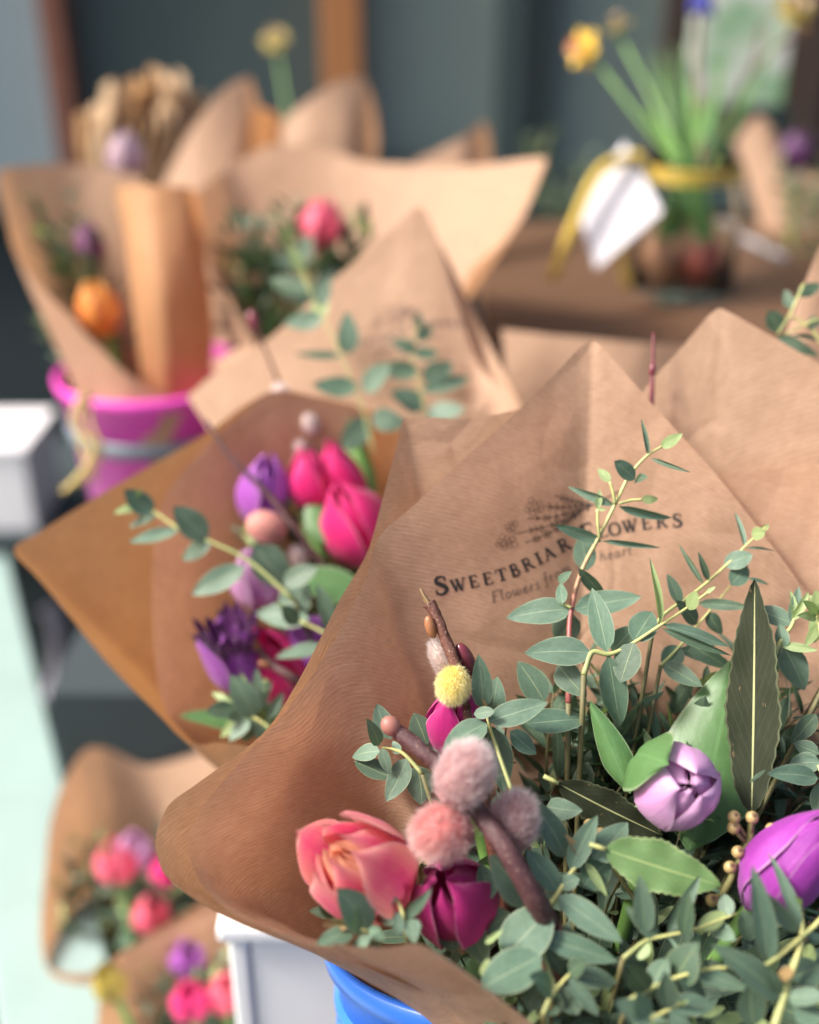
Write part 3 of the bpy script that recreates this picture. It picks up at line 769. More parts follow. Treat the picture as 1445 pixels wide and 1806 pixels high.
G_IT = {   # slanted lower case, x-height .55
 'F': (.62, [([(.12, 0), (.28, 1)], .12), ([(.16, .98), (.72, .98)], .07), ([(.2, .52), (.5, .52)], .06), ([(.72, .98), (.68, .78)], .05), ([(.0, .0), (.26, .0)], .06)]),
 'l': (.28, [(sm([(.2, 1), (.10, .4), (.08, .05), (.22, .06)]), .09)]),
 'o': (.46, [(sm([(.26, .55), (.08, .38), (.08, .1), (.22, 0), (.38, .16), (.40, .42), (.26, .55)]), .085)]),
 'w': (.70, [(sm([(.04, .48), (.12, .54), (.10, .2), (.16, .02), (.32, .2), (.38, .54)]), .085), (sm([(.38, .54), (.36, .2), (.42, .02), (.58, .2), (.60, .54)]), .085)]),
 'e': (.42, [(sm([(.08, .26), (.30, .34), (.34, .48), (.24, .55), (.10, .40), (.06, .14), (.18, 0), (.34, .12)]), .085)]),
 'r': (.38, [([(.06, 0), (.16, .54)], .09), (sm([(.10, .3), (.22, .5), (.34, .52)]), .085)]),
 's': (.36, [(sm([(.30, .46), (.20, .55), (.10, .44), (.22, .28), (.28, .12), (.16, 0), (.04, .08)]), .085)]),
 'f': (.34, [(sm([(.42, .96), (.32, 1.0), (.22, .7), (.12, 0), (.04, -.26), (-.08, -.24)]), .085), ([(.04, .52), (.34, .52)], .06)]),
 'm': (.78, [([(.06, 0), (.14, .54)], .08), (sm([(.1, .34), (.26, .54), (.36, .48), (.30, 0)]), .085), (sm([(.34, .34), (.50, .54), (.60, .48), (.56, .06), (.68, .08)]), .085)]),
 'h': (.50, [(sm([(.20, 1), (.10, .4), (.04, 0)]), .085), (sm([(.09, .32), (.26, .54), (.38, .46), (.34, .06), (.46, .08)]), .085)]),
 'a': (.50, [(sm([(.36, .48), (.24, .55), (.08, .36), (.08, .06), (.20, .02), (.34, .3), (.38, .54)]), .085), (sm([(.38, .54), (.34, .1), (.46, .06)]), .08)]),
 't': (.32, [(sm([(.18, .78), (.10, .3), (.10, .04), (.24, .06)]), .085), ([(.02, .52), (.30, .52)], .06)]),
}
def glyph(pr, g, x, y, h, ang, xs=1.0, wmul=1.0):
    c, s = math.cos(ang), math.sin(ang)
    for pts, w in g[1]:
        n = len(pts)
        if n == 2: pts = [(pts[0][0] + (pts[1][0] - pts[0][0]) * i / 3, pts[0][1] + (pts[1][1] - pts[0][1]) * i / 3) for i in range(4)]; n = 4
        if w == 'S': ww = [.07 + .14 * math.sin(math.pi * i / (n - 1)) ** 2 for i in range(n)]
        elif w == 'O': ww = [.08 + .11 * abs(math.sin(2 * math.pi * i / (n - 1))) for i in range(n)]
        else: ww = [w] * n
        q = [(x + (px * xs * c - py * s) * h, y - (px * xs * s + py * c) * h) for px, py in pts]
        pr.stroke(q, [k * h * wmul for k in ww])
def print_logo(bvh, parent, tf=lambda x, y: (x, y), sc=1.0, mat=INK):
    base_stroke = Print.stroke
    pr = Print(bvh)
    def put(pr, pts, w): pr.stroke([tf(*p) for p in pts], [k * sc for k in w] if isinstance(w, list) else w * sc)
    class T:  # transformed pen
        def __init__(s, pr): s.p = pr
        def stroke(s, pts, w): put(s.p, pts, w)
    # emblem
    t = T(pr); rnd = random.Random(4)
    def flower(cx, cy, rx, ry, n):
        for i in range(n):
            rr = math.sqrt((i + .5) / n); a = i * 2.4
            x, y = cx + rx * rr * math.cos(a), cy + ry * rr * math.sin(a)
            r = 4.6 * rnd.uniform(.85, 1.15)
            t.stroke([(x + r * math.cos(b * .9) * 1.05, y + r * math.sin(b * .9)) for b in range(8)], .8)
    flower(942, 894, 14, 15, 10); flower(902, 931, 8, 13, 6); flower(893, 956, 17, 12, 10)
    def branch(p0, p1, bend, nl, ll, start=.12):
        mx, my = (p0[0] + p1[0]) / 2 + bend[0], (p0[1] + p1[1]) / 2 + bend[1]
        pts = sm([p0, (mx, my), p1], 8); t.stroke(pts, 1.4)
        for i in range(nl):
            k = int((start + (1 - start) * i / nl) * (len(pts) - 2)); p = pts[k]; q = pts[k + 1]
            an = math.atan2(q[1] - p[1], q[0] - p[0])
            for sg in (-1, 1):
                b = an + sg * .75; l = ll * rnd.uniform(.8, 1.15); e = (p[0] + l * math.cos(b), p[1] + l * math.sin(b))
                n = (-math.sin(b) * l * .2, math.cos(b) * l * .2); m = ((p[0] + e[0]) / 2, (p[1] + e[1]) / 2)
                t.stroke(sm([p, (m[0] + n[0], m[1] + n[1]), e, (m[0] - n[0], m[1] - n[1]), p], 3), .85)
    branch((1046, 890), (958, 893), (0, 3), 7, 9); branch((1046, 890), (912, 941), (6, 6), 10, 9)
    branch((1046, 890), (978, 874), (0, 2), 6, 10); branch((1020, 905), (926, 958), (4, 4), 9, 9); branch((1030, 897), (930, 915), (4, 4), 8, 8)
    t.stroke([(1046, 890), (1070, 878), (1093, 866)], 1.6)
    pr.build('printed_emblem', mat, parent)
    pr2 = Print(bvh); t2 = T(pr2)
    L1 = [('S', 769, 1050, 30), ('W', 797, 1045, 21), ('E', 829, 1038, 21), ('E', 854, 1033, 21), ('T', 878, 1027, 21), ('B', 903, 1019, 21), ('R', 926, 1009, 21), ('I', 950, 997, 21), ('A', 963, 991, 21), ('R', 990, 976, 22),
          ('F', 1030, 958, 30), ('L', 1057, 950, 21), ('O', 1075, 946, 21), ('W', 1100, 941, 21), ('E', 1133, 935, 21), ('R', 1158, 932, 21), ('S', 1187, 930, 22)]
    for i, (ch, x, y, h) in enumerate(L1):
        j0, j1 = L1[max(i - 1, 0)], L1[min(i + 1, len(L1) - 1)]
        glyph(t2, G_CAP[ch], x, y, h * 1.04, math.atan2(-(j1[2] - j0[2]), j1[1] - j0[1]), 1.2 if ch != 'W' else 1.12, 1.25)
    x, y = 868.0, 1064.0
    pr2.build('printed_lettering', mat, parent)
    pr3 = Print(bvh); t3 = T(pr3)
    for word, x, y, slope in (('Flowers', 868, 1063, .30), ('from', 962, 1031, .50), ('the', 1018, 1006, .38), ('heart', 1059, 990, .22)):
        for i, ch in enumerate(word):
            an = math.atan(slope); gl = G_IT[ch]
            glyph(t3, gl, x, y, 19, an, 1.35, 1.25); adv = gl[0] * 1.35 * 19 + 1.2
            x += adv * math.cos(an); y -= adv * math.sin(an)
    pr3.build('printed_lettering', INK_FAINT if mat is INK else mat, parent)
print_logo(bvhI, wrap)

# ---- tulips of the front bouquet
tulip('coral pink tulip with orange heart leaning on the printed wrap', P(636, 1532, .460), camdir(-.45, .58, .68), .062, .0208, (CORAL, CORAL), TIE, 8, .50, .3, lean=.10, seed=5, extra=9, hw=.80, tipw=1.35, sin_=.80, emat=CORAL_IN, ert=.2)
tulip('deep magenta tulip tucked beside the coral tulip', P(800, 1588, .468), camdir(-.25, .62, .74), .052, .0185, MAGENTA, TIE, 6, .22, 1.0, seed=8)
tulip('magenta tulip below the yellow catkin', P(808, 1275, .512), camdir(-.1, .70, .6), .046, .0150, MAGENTA, TIE, 6, .20, .5, seed=9)
lt = tulip('pale lilac tulip with closed petals in front of a broad green leaf', P(1193, 1385, .480), camdir(.06, .22, .97), .050, .0188, LILAC, TIE, 6, .28, 0, seed=12, hw=1.14, bulge=.48, sdir=camdir(.35, 1, 0), tipw=.6, sin_=.84, extra=6, emat=LILAC, irt=.35, ert=.10)
tulip('vivid purple tulip above the berry stem', P(1400, 1512, .466), camdir(.56, .78, .22), .060, .0165, PURPLE, TIE, 6, .07, 0, seed=15, hw=.86, tipw=1.3, sin_=.90, bulge=.38, sdir=Matrix.Rotation(math.radians(48), 3, camdir(.56, .78, .22)) @ camdir(-.3, .05, .9))
# broad leaves of the lilac tulip
leafp(lt, (1215, 1500), (1297, 1158), 178, .505, .016, 8, TLEAF, 't')
leafp(lt, (1112, 1400), (1038, 1238), 50, .500, .004, -20, TLEAF, 't')
V, F, uv = petal_geo(P(1193, 1385, .480) - camdir(.06, .22, .97) * .025, camdir(.06, .22, .97), *frame(camdir(.06, .22, .97)), 0, .0205, .043, .62, .55, 1.0, random.Random(3))
ax_ = camdir(.06, .22, .97); fx, fy = frame(ax_)
tgt = camdir(-.75, .62, 0); phi0 = math.atan2(tgt.dot(fy), tgt.dot(fx))
V, F, uv = petal_geo(P(1193, 1385, .480) - ax_ * .025, ax_, fx, fy, phi0, .0212, .050, .80, .62, 1.0, random.Random(3))
mesh_obj('leaf', V, F, TLEAF, lt, uv)

# ---- willow branches of the front bouquet
def dd(x, y, o=0.0): return P(x, y, D(y) + o)
w1 = thing('willow_branch', 'thick dark red willow branch with three furry pink grey catkins', 'willow branch', dd(950, 1605, .0))
pw = catmull([P(968, 1632, .456), P(940, 1580, .446), P(880, 1480, .448), P(800, 1375, .468), P(745, 1325, .474), P(692, 1283, .480)], 6)
tube('stem', pw, [.0048 - .0016 * i / len(pw) for i in range(len(pw))], WILLOW, w1, 12, .22)
tube('stem', stem_to(P(968, 1632, .456), TIE, .003), .0056, WILLOW_CUT, w1, 10)
ellipsoid('bud', P(690, 1281, .478), camdir(-.6, .7, .3), .0050, .0042, WILLOW_CUT, w1)
catkin(w1, P(816, 1372, .450), camdir(.30, .75, .5), .0148, .0098, CORE_GREY, FUR_GREY, 6000, .0060, .00011, 1, flow=1.5)
catkin(w1, P(785, 1466, .452), camdir(-.75, -.05, .6), .0116, .0092, CORE_PINK, FUR_PINK, 5200, .0064, .00011, 2, flow=1.2)
catkin(w1, P(906, 1455, .462), camdir(.1, .8, .5), .0140, .0082, CORE_GREY, FUR_GREY, 5000, .0060, .00011, 3, flow=1.5)
w2 = thing('willow_branch', 'slim brown willow twig with a pale yellow catkin', 'willow branch', dd(815, 1240, .0))
pw = catmull([P(822, 1250, .500), P(806, 1180, .500), P(785, 1125, .503), P(768, 1082, .505), P(757, 1064, .506)], 5)
tube('stem', pw, [.0030, .0029] + [.0026] * (len(pw) - 3) + [.0030], WILLOW_B, w2, 9, .28)
tube('stem', stem_to(P(822, 1250, .500), TIE, .003), .003, WILLOW_B, w2, 8)
tube('broken_tip', catmull([P(756, 1066, .506), P(750, 1055, .506), P(741, 1038, .507)], 4), [.0016, .0012, .0015, .0009, .0013, .0008, .0011, .0007, .0004], plain('splintered_wood', (.20, .13, .06), .7, .6, 400), w2, 6, .9)
ellipsoid('bud', P(760, 1106, .503), camdir(-.3, 1, .2), .0055, .0026, BUD, w2)
catkin(w2, P(800, 1206, .494), camdir(-.1, -.55, .7), .0086, .0064, CORE_YEL, FUR_YEL, 5500, .0036, .00008, 5, flow=1.2)
catkin(w2, P(782, 1165, .508), camdir(-.4, .8, .3), .0095, .0045, CORE_WHITE, FUR_WHITE, 2600, .0034, .00009, 6, flow=1.5)
ellipsoid('bud', P(822, 1166, .507), camdir(-.35, .85, .3), .0095, .0042, BUD_RED, w2)
w3 = thing('willow_branch', 'thin dark red twig tip poking up behind the printed wrap', 'willow branch', P(1150, 760, .59))
tube('stem', catmull([P(1146, 800, .588), P(1150, 690, .592), P(1152, 640, .594), P(1153, 586, .596)], 5), [.0016 * (1 - .04 * i) for i in range(16)], BUD_RED, w3, 7, .15)
ellipsoid('bud', P(1151, 652, .593), camdir(0.1, 1, 0), .004, .0018, BUD_RED, w3)

# ---- eucalyptus of the front bouquet, sprig by sprig
y_, d_, b_ = {'m': 'y'}, {'m': 'd'}, {'m': 'b'}
sprig('tall eucalyptus sprig rising across the printed lettering', [(1003, 1240), (1004, 1130), (1008, 1075), (1025, 1010), (1055, 950), (1085, 890), (1110, 840), (1140, 805), (1168, 787)],
 [(1166, 788, 1204, 765, 20, {'m': 'y', 'r': 10}), (1144, 803, 1132, 738, 9), (1149, 808, 1217, 833, 8, d_), (1121, 845, 1085, 813, 30, {'k': 'r', 'r': 5}), (1121, 845, 1140, 840, 20, {'m': 'd', 'o': .004}),
  (1076, 850, 1055, 826, 17, y_), (1132, 881, 1163, 879, 16, y_), (1092, 893, 1189, 916, 14, {'r': 30}), (1084, 891, 1001, 860, 14, {'r': -30}), (1054, 898, 1058, 863, 12, y_), (1054, 898, 1071, 898, 6, y_),
  (1061, 955, 977, 924, 20, {'r': -25}), (1062, 954, 1169, 966, 10), (1036, 1006, 1026, 946, 40, {'k': 'r', 'r': 8, 'o': .005}), (1021, 1002, 1071, 1058, 20, {'m': 'd', 'r': 35, 'o': -.004}),
  (992, 1066, 988, 1027, 20, {'o': -.004}), (985, 1026, 1006, 1008, 16, {'o': -.004}), (1008, 1074, 893, 1088, 48, {'r': 5, 'k': 'a'}), (1013, 1074, 1131, 1055, 46, {'r': -5, 'k': 'b'}), (1010, 1082, 988, 1150, 50, {'m': 'd', 'o': .008})],
 sr=2.6, red=True, tie=TIE, stalks=[[(1085, 890), (1082, 870), (1076, 850)], [(1092, 888), (1115, 882), (1133, 881)], [(1058, 950), (1055, 925), (1054, 898)], [(1008, 1072), (1000, 1068), (991, 1064)]])
sprig('eucalyptus sprig with yellow green stem leaning over the lilac tulip', [(1030, 1190), (1044, 1151), (1071, 1154), (1090, 1149), (1118, 1134), (1168, 1101), (1212, 1072), (1255, 1040)],
 [(1042, 1151, 926, 1150, 54, {'r': 5, 'k': 'a'}), (1071, 1150, 1044, 1036, 42, {'r': -8}), (1074, 1156, 1094, 1283, 48, {'r': 8}), (985, 1172, 1034, 1227, 46, {'m': 'd', 'o': .008}), (1118, 1130, 1152, 1078, 50, {'k': 'r'}),
  (1166, 1100, 1149, 984, 13, y_), (1171, 1102, 1291, 1139, 25, {'r': -15}), (1168, 1108, 1292, 1158, 14, d_), (1118, 1133, 1094, 1204, 48, {'k': 'r', 'm': 'd', 'r': 15, 'o': -.004}), (1216, 1076, 1228, 1043, 23, {'m': 'y', 'k': 'r', 'o': -.005}),
  (1080, 1150, 1120, 1104, 42, {'o': .010}), (1246, 1046, 1262, 1034, 8, y_)], off=-.008, sr=2.6, tie=TIE)
sprig('eucalyptus sprig with round leaves against the unprinted part of the printed wrap', [(1150, 1120), (1170, 1085), (1227, 1044), (1277, 1001), (1312, 966), (1352, 928)],
 [(1340, 940, 1358, 922, 10, y_), (1315, 966, 1297, 900, 10), (1277, 996, 1328, 978, 34, {'k': 'r', 'r': 0}), (1290, 1032, 1319, 996, 34, {'k': 'r', 'r': 10}), (1326, 943, 1352, 940, 22, y_), (1315, 967, 1370, 970, 5),
  (1242, 1031, 1196, 960, 9, d_), (1250, 1024, 1232, 975, 12, d_), (1320, 1020, 1358, 1030, 8, d_), (1232, 1064, 1324, 1072, 20, d_), (1200, 1065, 1178, 1012, 22, d_)], off=.006, sr=2.0, tie=TIE)
sprig('slim back eucalyptus stem with dusky leaves behind the yellow green one', [(1165, 1175), (1195, 1145), (1250, 1080), (1290, 1032)],
 [(1195, 1145, 1290, 1170, 26, d_), (1200, 1140, 1170, 1180, 40), (1230, 1100, 1195, 1060, 30, d_), (1210, 1130, 1290, 1180, 30, d_), (1170, 1170, 1240, 1210, 34, d_), (1250, 1080, 1275, 1120, 26, d_)], off=.014, sr=1.8, tie=TIE)
sprig('pale five leaved eucalyptus rosette beside the yellow catkin', [(905, 1400), (880, 1330), (862, 1275), (856, 1252)],
 [(852, 1250, 845, 1156, 38, {'r': 5, 'k': 'a'}), (866, 1258, 876, 1195, 42, {'o': .006}), (862, 1272, 967, 1237, 46, {'r': -5, 'k': 'a', 'o': -.004}), (859, 1275, 781, 1321, 46, {'r': 10, 'k': 'a', 'o': -.005}), (874, 1285, 888, 1396, 46, {'r': 5, 'k': 'b'}),
  (836, 1260, 872, 1254, 22, {'o': -.006, 'k': 'r'}), (862, 1280, 866, 1325, 32, {'o': .006}), (961, 1239, 914, 1166, 50, {'m': 'd', 'o': .010}), (928, 1276, 1042, 1262, 48, {'o': .008}), (900, 1290, 948, 1330, 36, {'o': .006}), (858, 1262, 851, 1232, 8, b_)], off=-.012, sr=2.0, tie=TIE)
sprig('small eucalyptus cluster against the brown paper beside the willow bud', [(745, 1365), (715, 1332), (695, 1322), (674, 1318)],
 [(669, 1315, 650, 1271, 25, {'r': 0}), (670, 1325, 617, 1334, 31, {'r': 5}), (674, 1320, 689, 1369, 20, {'o': -.004, 'm': None}), (718, 1338, 682, 1413, 40, {'r': 0}), (690, 1304, 664, 1242, 38, {'o': .006}), (752, 1312, 730, 1258, 44, {'o': .010, 'm': 'd'}),
  (692, 1372, 624, 1342, 38, {'o': .008, 'm': 'd'}), (704, 1330, 692, 1306, 16), (770, 1330, 752, 1290, 34, {'o': .012}), (735, 1350, 745, 1420, 50, {'o': .016, 'm': 'd'})], off=-.002, sr=2.0, tie=TIE)
sprig('little eucalyptus tip in front of the coral tulip', [(735, 1730, .045), (715, 1640, .006), (712, 1616), (702, 1590), (690, 1572)],
 [(696, 1582, 663, 1527, 36, {'r': 0}), (688, 1572, 670, 1552, 12, {'m': 'y', 'o': -.003}), (684, 1574, 672, 1560, 10, {'m': 'y', 'o': -.004}), (701, 1583, 677, 1600, 13, {'o': -.003}), (717, 1618, 760, 1570, 18, {'r': 25}), (703, 1648, 703, 1608, 22, {'o': -.003}),
  (727, 1619, 731, 1662, 30), (703, 1617, 664, 1617, 28, {'o': .004}), (735, 1640, 744, 1628, 12)], off=-.022, sr=2.2, tie=TIE)
sprig('small eucalyptus tip with withered buds under the coral tulip', [(720, 1740, .045), (662, 1656, .008), (640, 1640), (618, 1631)],
 [(653, 1642, 598, 1568, 62, {'r': 5, 'k': 'a', 'o': .003}), (629, 1648, 631, 1598, 20, {'r': 25, 'o': -.003}), (616, 1633, 570, 1630, 10, b_), (612, 1638, 575, 1646, 8, b_), (616, 1630, 588, 1624, 9, y_), (623, 1644, 559, 1664, 34, {'r': 20, 'o': .004}), (655, 1655, 618, 1674, 22),
  (668, 1650, 658, 1676, 22), (650, 1640, 680, 1655, 20), (600, 1610, 560, 1592, 30, {'m': 'd', 'o': .02}), (600, 1615, 545, 1606, 22, {'m': 'd', 'o': .022})], off=-.026, sr=2.2, tie=TIE)
sprig('broad leaved eucalyptus sprig below the willow branch', [(985, 1760), (960, 1690), (935, 1610), (910, 1570)],
 [(936, 1592, 866, 1510, 70, {'r': 0, 'k': 'a'}), (868, 1585, 848, 1522, 34, {'r': 10}), (888, 1690, 972, 1602, 84, {'r': 0, 'k': 'r', 'o': -.004}), (955, 1686, 848, 1742, 74, {'r': 5, 'k': 'r', 'o': -.006}), (812, 1612, 858, 1702, 48, {'r': 15}),
  (860, 1610, 776, 1634, 62, {'r': -10, 'o': .004}), (900, 1610, 850, 1650, 46, {'o': .008}), (856, 1664, 886, 1640, 11, {'m': 'y', 'o': -.006}), (850, 1722, 862, 1690, 16, {'m': 'y', 'o': -.004}), (840, 1735, 822, 1690, 40, {'o': .008}), (800, 1680, 790, 1600, 46, {'m': 'd', 'o': .014}), (930, 1780, 960, 1720, 44, {'o': .004})], off=-.012, sr=2.2, tie=TIE)
sprig('eucalyptus sprig with one browned leaf beside the laurel leaf', [(950, 1640), (964, 1610), (985, 1575), (1010, 1536), (1043, 1499)],
 [(1006, 1535, 1054, 1437, 38, {'r': 5}), (1026, 1515, 998, 1471, 13, b_), (1033, 1520, 1071, 1582, 16, y_), (1045, 1514, 1110, 1449, 52, {'r': 10}), (1030, 1562, 1079, 1516, 52, {'o': .004}), (985, 1580, 1100, 1661, 48, {'r': -5, 'k': 'a', 'o': -.004}),
  (985, 1572, 928, 1498, 42, {'r': 5}), (984, 1562, 1022, 1550, 28, {'k': 'r'}), (1000, 1512, 938, 1408, 46, {'r': 10, 'o': .005}), (965, 1422, 1025, 1430, 36, {'o': .008}), (1000, 1575, 962, 1590, 44), (1012, 1534, 1046, 1496, 8, y_)], off=-.012, sr=3.0, tie=TIE)
sprig('drooping eucalyptus sprig with long narrow pale leaves low in the front wrap', [(972, 1760), (952, 1700), (953, 1655)],
 [(954, 1652, 1093, 1695, 44, {'r': -5, 'k': 'a'}), (962, 1672, 992, 1716, 30), (955, 1690, 925, 1738, 34, d_), (960, 1660, 1010, 1690, 30, {'m': 'd', 'o': .006}), (975, 1640, 1040, 1660, 26, {'o': .006})], off=-.014, sr=2.2, tie=TIE)
sprig('low eucalyptus sprig with drooping narrow leaf and dark leaf', [(958, 1790), (975, 1753), (1006, 1717)],
 [(1003, 1724, 1059, 1794, 27, {'r': 0}), (1010, 1716, 1091, 1731, 40, {'m': 'd'}), (1004, 1717, 1036, 1694, 32, d_), (975, 1750, 940, 1720, 40), (985, 1745, 950, 1790, 46), (990, 1740, 1020, 1790, 50, {'o': .008, 'm': 'd'})], off=-.016, sr=2.2, tie=TIE)
sprig('eucalyptus sprig with a pale oval leaf at its end below the laurel', [(1100, 1690), (1139, 1660), (1178, 1650), (1230, 1638), (1300, 1611)],
 [(1233, 1639, 1281, 1610, 28, {'m': 'y', 'k': 'r', 'r': 10}), (1140, 1660, 1127, 1693, 26, {'m': 'y', 'k': 'r'}), (1178, 1647, 1236, 1543, 24, {'r': 20}), (1180, 1653, 1272, 1738, 10, {'r': 30}), (1228, 1641, 1228, 1702, 13), (1138, 1648, 1130, 1547, 38, {'r': 0}),
  (1312, 1606, 1324, 1663, 30, {'k': 'r'}), (1285, 1618, 1275, 1575, 28), (1205, 1650, 1215, 1575, 30, d_), (1160, 1655, 1105, 1600, 30, d_), (1250, 1630, 1300, 1660, 30, {'o': .006})], off=-.014, sr=2.0, tie=TIE)
sprig('eucalyptus sprig ending in a slim yellow bud', [(1110, 1765), (1143, 1746), (1185, 1727), (1251, 1709), (1284, 1707)],
 [(1252, 1709, 1284, 1707, 9, y_), (1188, 1726, 1225, 1665, 62, {'m': 'd', 'o': .006}), (1230, 1716, 1320, 1745, 28, {'r': 10}), (1150, 1742, 1180, 1690, 40, {'o': .006}), (1200, 1724, 1255, 1770, 34), (1145, 1748, 1110, 1700, 40, d_)], off=-.018, sr=2.2, tie=TIE)
sprig('eucalyptus sprig with tawny stem tip lowest in the front wrap', [(1120, 1815), (1146, 1798), (1209, 1766)],
 [(1181, 1781, 1174, 1715, 38, {'m': 'd'}), (1185, 1776, 1261, 1772, 42), (1181, 1784, 1215, 1812, 34), (1150, 1796, 1080, 1770, 44), (1145, 1800, 1120, 1750, 40), (1200, 1772, 1214, 1764, 7, y_)], off=-.020, sr=2.2, tie=TIE)
sprig('upright eucalyptus sprig with forked yellow stem in front of the purple tulip', [(1366, 1815), (1394, 1725), (1415, 1652), (1410, 1589)],
 [(1356, 1702, 1331, 1531, 42, {'r': 15, 'k': 'a'}), (1412, 1641, 1363, 1505, 22, {'r': 20}), (1408, 1645, 1338, 1568, 26, {'r': -20}), (1400, 1625, 1345, 1560, 80, {'k': 'r', 'm': 'd', 'o': .010}), (1380, 1762, 1265, 1667, 50, {'m': 'd', 'r': 5}), (1390, 1760, 1460, 1752, 34),
  (1376, 1758, 1356, 1708, 24, d_), (1330, 1810, 1324, 1728, 50, {'m': 'd', 'o': .006}), (1422, 1652, 1460, 1660, 20), (1412, 1600, 1405, 1583, 10, y_), (1400, 1780, 1450, 1800, 46), (1395, 1725, 1450, 1700, 60, {'m': 'd', 'o': .006}), (1372, 1722, 1400, 1715, 26, {'m': 'b', 'k': 'r'})],
 off=-.020, sr=3.4, tie=TIE, stalks=[[(1345, 1708), (1380, 1682), (1415, 1652)], [(1415, 1652), (1432, 1638), (1455, 1615)]])
sprig('eucalyptus sprig with yellow ribbed leaf above the purple tulip', [(1480, 1400), (1455, 1375), (1443, 1350)],
 [(1443, 1372, 1357, 1363, 38, {'r': 5}), (1447, 1345, 1391, 1348, 36), (1326, 1402, 1357, 1356, 26, d_), (1450, 1380, 1440, 1440, 30), (1445, 1330, 1400, 1310, 30, d_), (1440, 1260, 1395, 1310, 30, d_)], off=.0, sr=2.2, tie=TIE)
sprig('eucalyptus tip with slim opening buds between laurel leaf and bud cluster', [(1350, 1200), (1376, 1133), (1396, 1105), (1404, 1080)],
 [(1399, 1100, 1331, 1072, 36, {'r': 10}), (1383, 1141, 1418, 1216, 48, {'r': 5}), (1395, 1095, 1411, 1034, 20), (1398, 1095, 1428, 1042, 14, y_), (1402, 1090, 1395, 1040, 12, y_), (1378, 1137, 1443, 1147, 16, y_), (1383, 1143, 1375, 1100, 24), (1376, 1135, 1350, 1175, 26, d_)], off=-.004, sr=2.6, tie=TIE)
sprig('dense yellow green bud cluster on a short stem beside the laurel tip', [(1470, 1180), (1450, 1120), (1442, 1085)],
 [(1440, 1085, 1437, 1134, 24, y_), (1442, 1085, 1420, 1060, 20, y_), (1442, 1080, 1440, 1040, 22, y_), (1444, 1085, 1470, 1050, 22, y_), (1440, 1090, 1412, 1085, 18, y_), (1445, 1100, 1420, 1140, 18, y_), (1440, 1078, 1428, 1046, 14, y_)], off=-.006, sr=2.4, tie=TIE)
# sprig behind the ribbed wrap
sprig('dark eucalyptus sprig peeping over the ribbed wrap', [(1470, 660), (1440, 590), (1395, 555)],
 [(1378, 585, 1356, 548, 34, {'m': 'd', 'k': 'r'}), (1395, 545, 1385, 510, 20, d_), (1405, 520, 1450, 500, 24, d_), (1372, 592, 1447, 628, 22, d_), (1440, 600, 1400, 590, 10, d_), (1445, 560, 1425, 580, 20, d_)],
 depthf=lambda x, y: .622, sr=2.2, stalks=[[(1372, 590), (1395, 552), (1418, 500)], [(1385, 590), (1420, 572), (1445, 562)]])

# ---- laurel leaves and berries
def laurel(label, b, t, w, d, dd_, roll, mat):
    o = thing('laurel_leaf', label, 'laurel leaf', P(b[0], b[1], d))
    leafp(o, b, t, w, d, dd_, roll, mat, 's', 'leaf_blade')
    pts = [P(b[0] + (t[0] - b[0]) * f, b[1] + (t[1] - b[1]) * f, d + dd_ * f - .0012 + .01 * (f * f - f) * 0) for f in (-.14, 0)]
    tube('leaf_stalk', [pts[0], pts[0].lerp(pts[1], .5), pts[1]], .0011, STEM, o, 6)
laurel('dark upright laurel leaf with yellow midrib beside the lilac tulip', (1326, 1436), (1330, 1020), 88, .487, .035, -12, LAUREL_D)
laurel('green wavy edged laurel leaf lying below the lilac tulip', (1068, 1498), (1273, 1562), 88, .462, -.006, 5, LAUREL_G)
laurel('dark laurel leaf in shade between willow branch and lilac tulip', (985, 1382), (1170, 1475), 62, .495, .0, 20, LAUREL_D)
br = thing('berry_stem', 'stem of small tan buds beside the purple tulip', 'berry stem', P(1290, 1560, .478))
tube('stem', catmull([P(1270, 1590, .480), P(1300, 1530, .478), P(1322, 1485, .476), P(1325, 1455, .475)], 5), .0016, BSTEM, br, 7, .2)
for (x, y, bx, by) in ((1295, 1441, 1318, 1478), (1294, 1460, 1316, 1486), (1327, 1442, 1324, 1475), (1361, 1463, 1328, 1490), (1354, 1473, 1330, 1492), (1302, 1503, 1310, 1510), (1256, 1588, 1275, 1580), (1288, 1530, 1302, 1525)):
    c = P(x, y, .472); tube('stem', catmull([P(bx, by, .477), P((x + bx) / 2, (y + by) / 2 + 2, .473), c], 3), .0009, BSTEM, br, 6)
    o = ellipsoid('berry', c, camdir(0, .6, .8), .0030, .0027, BERRY, br, 12, 8)
    ellipsoid('berry_tip', c + camdir(0, .6, .8) * .0027, camdir(0, .6, .8), .0008, .0011, BERRY_TIP, o, 8, 5)
for (x, y) in ((1040, 1455), (1058, 1470)):
    c = P(x, y, .492); o = ellipsoid('berry', c, camdir(0, .6, .8), .0030, .0027, BERRY, br, 12, 8)
tube('stem', catmull([P(1040, 1455, .493), P(1075, 1520, .496), P(1130, 1600, .50)], 4), .0011, BSTEM, br, 6)

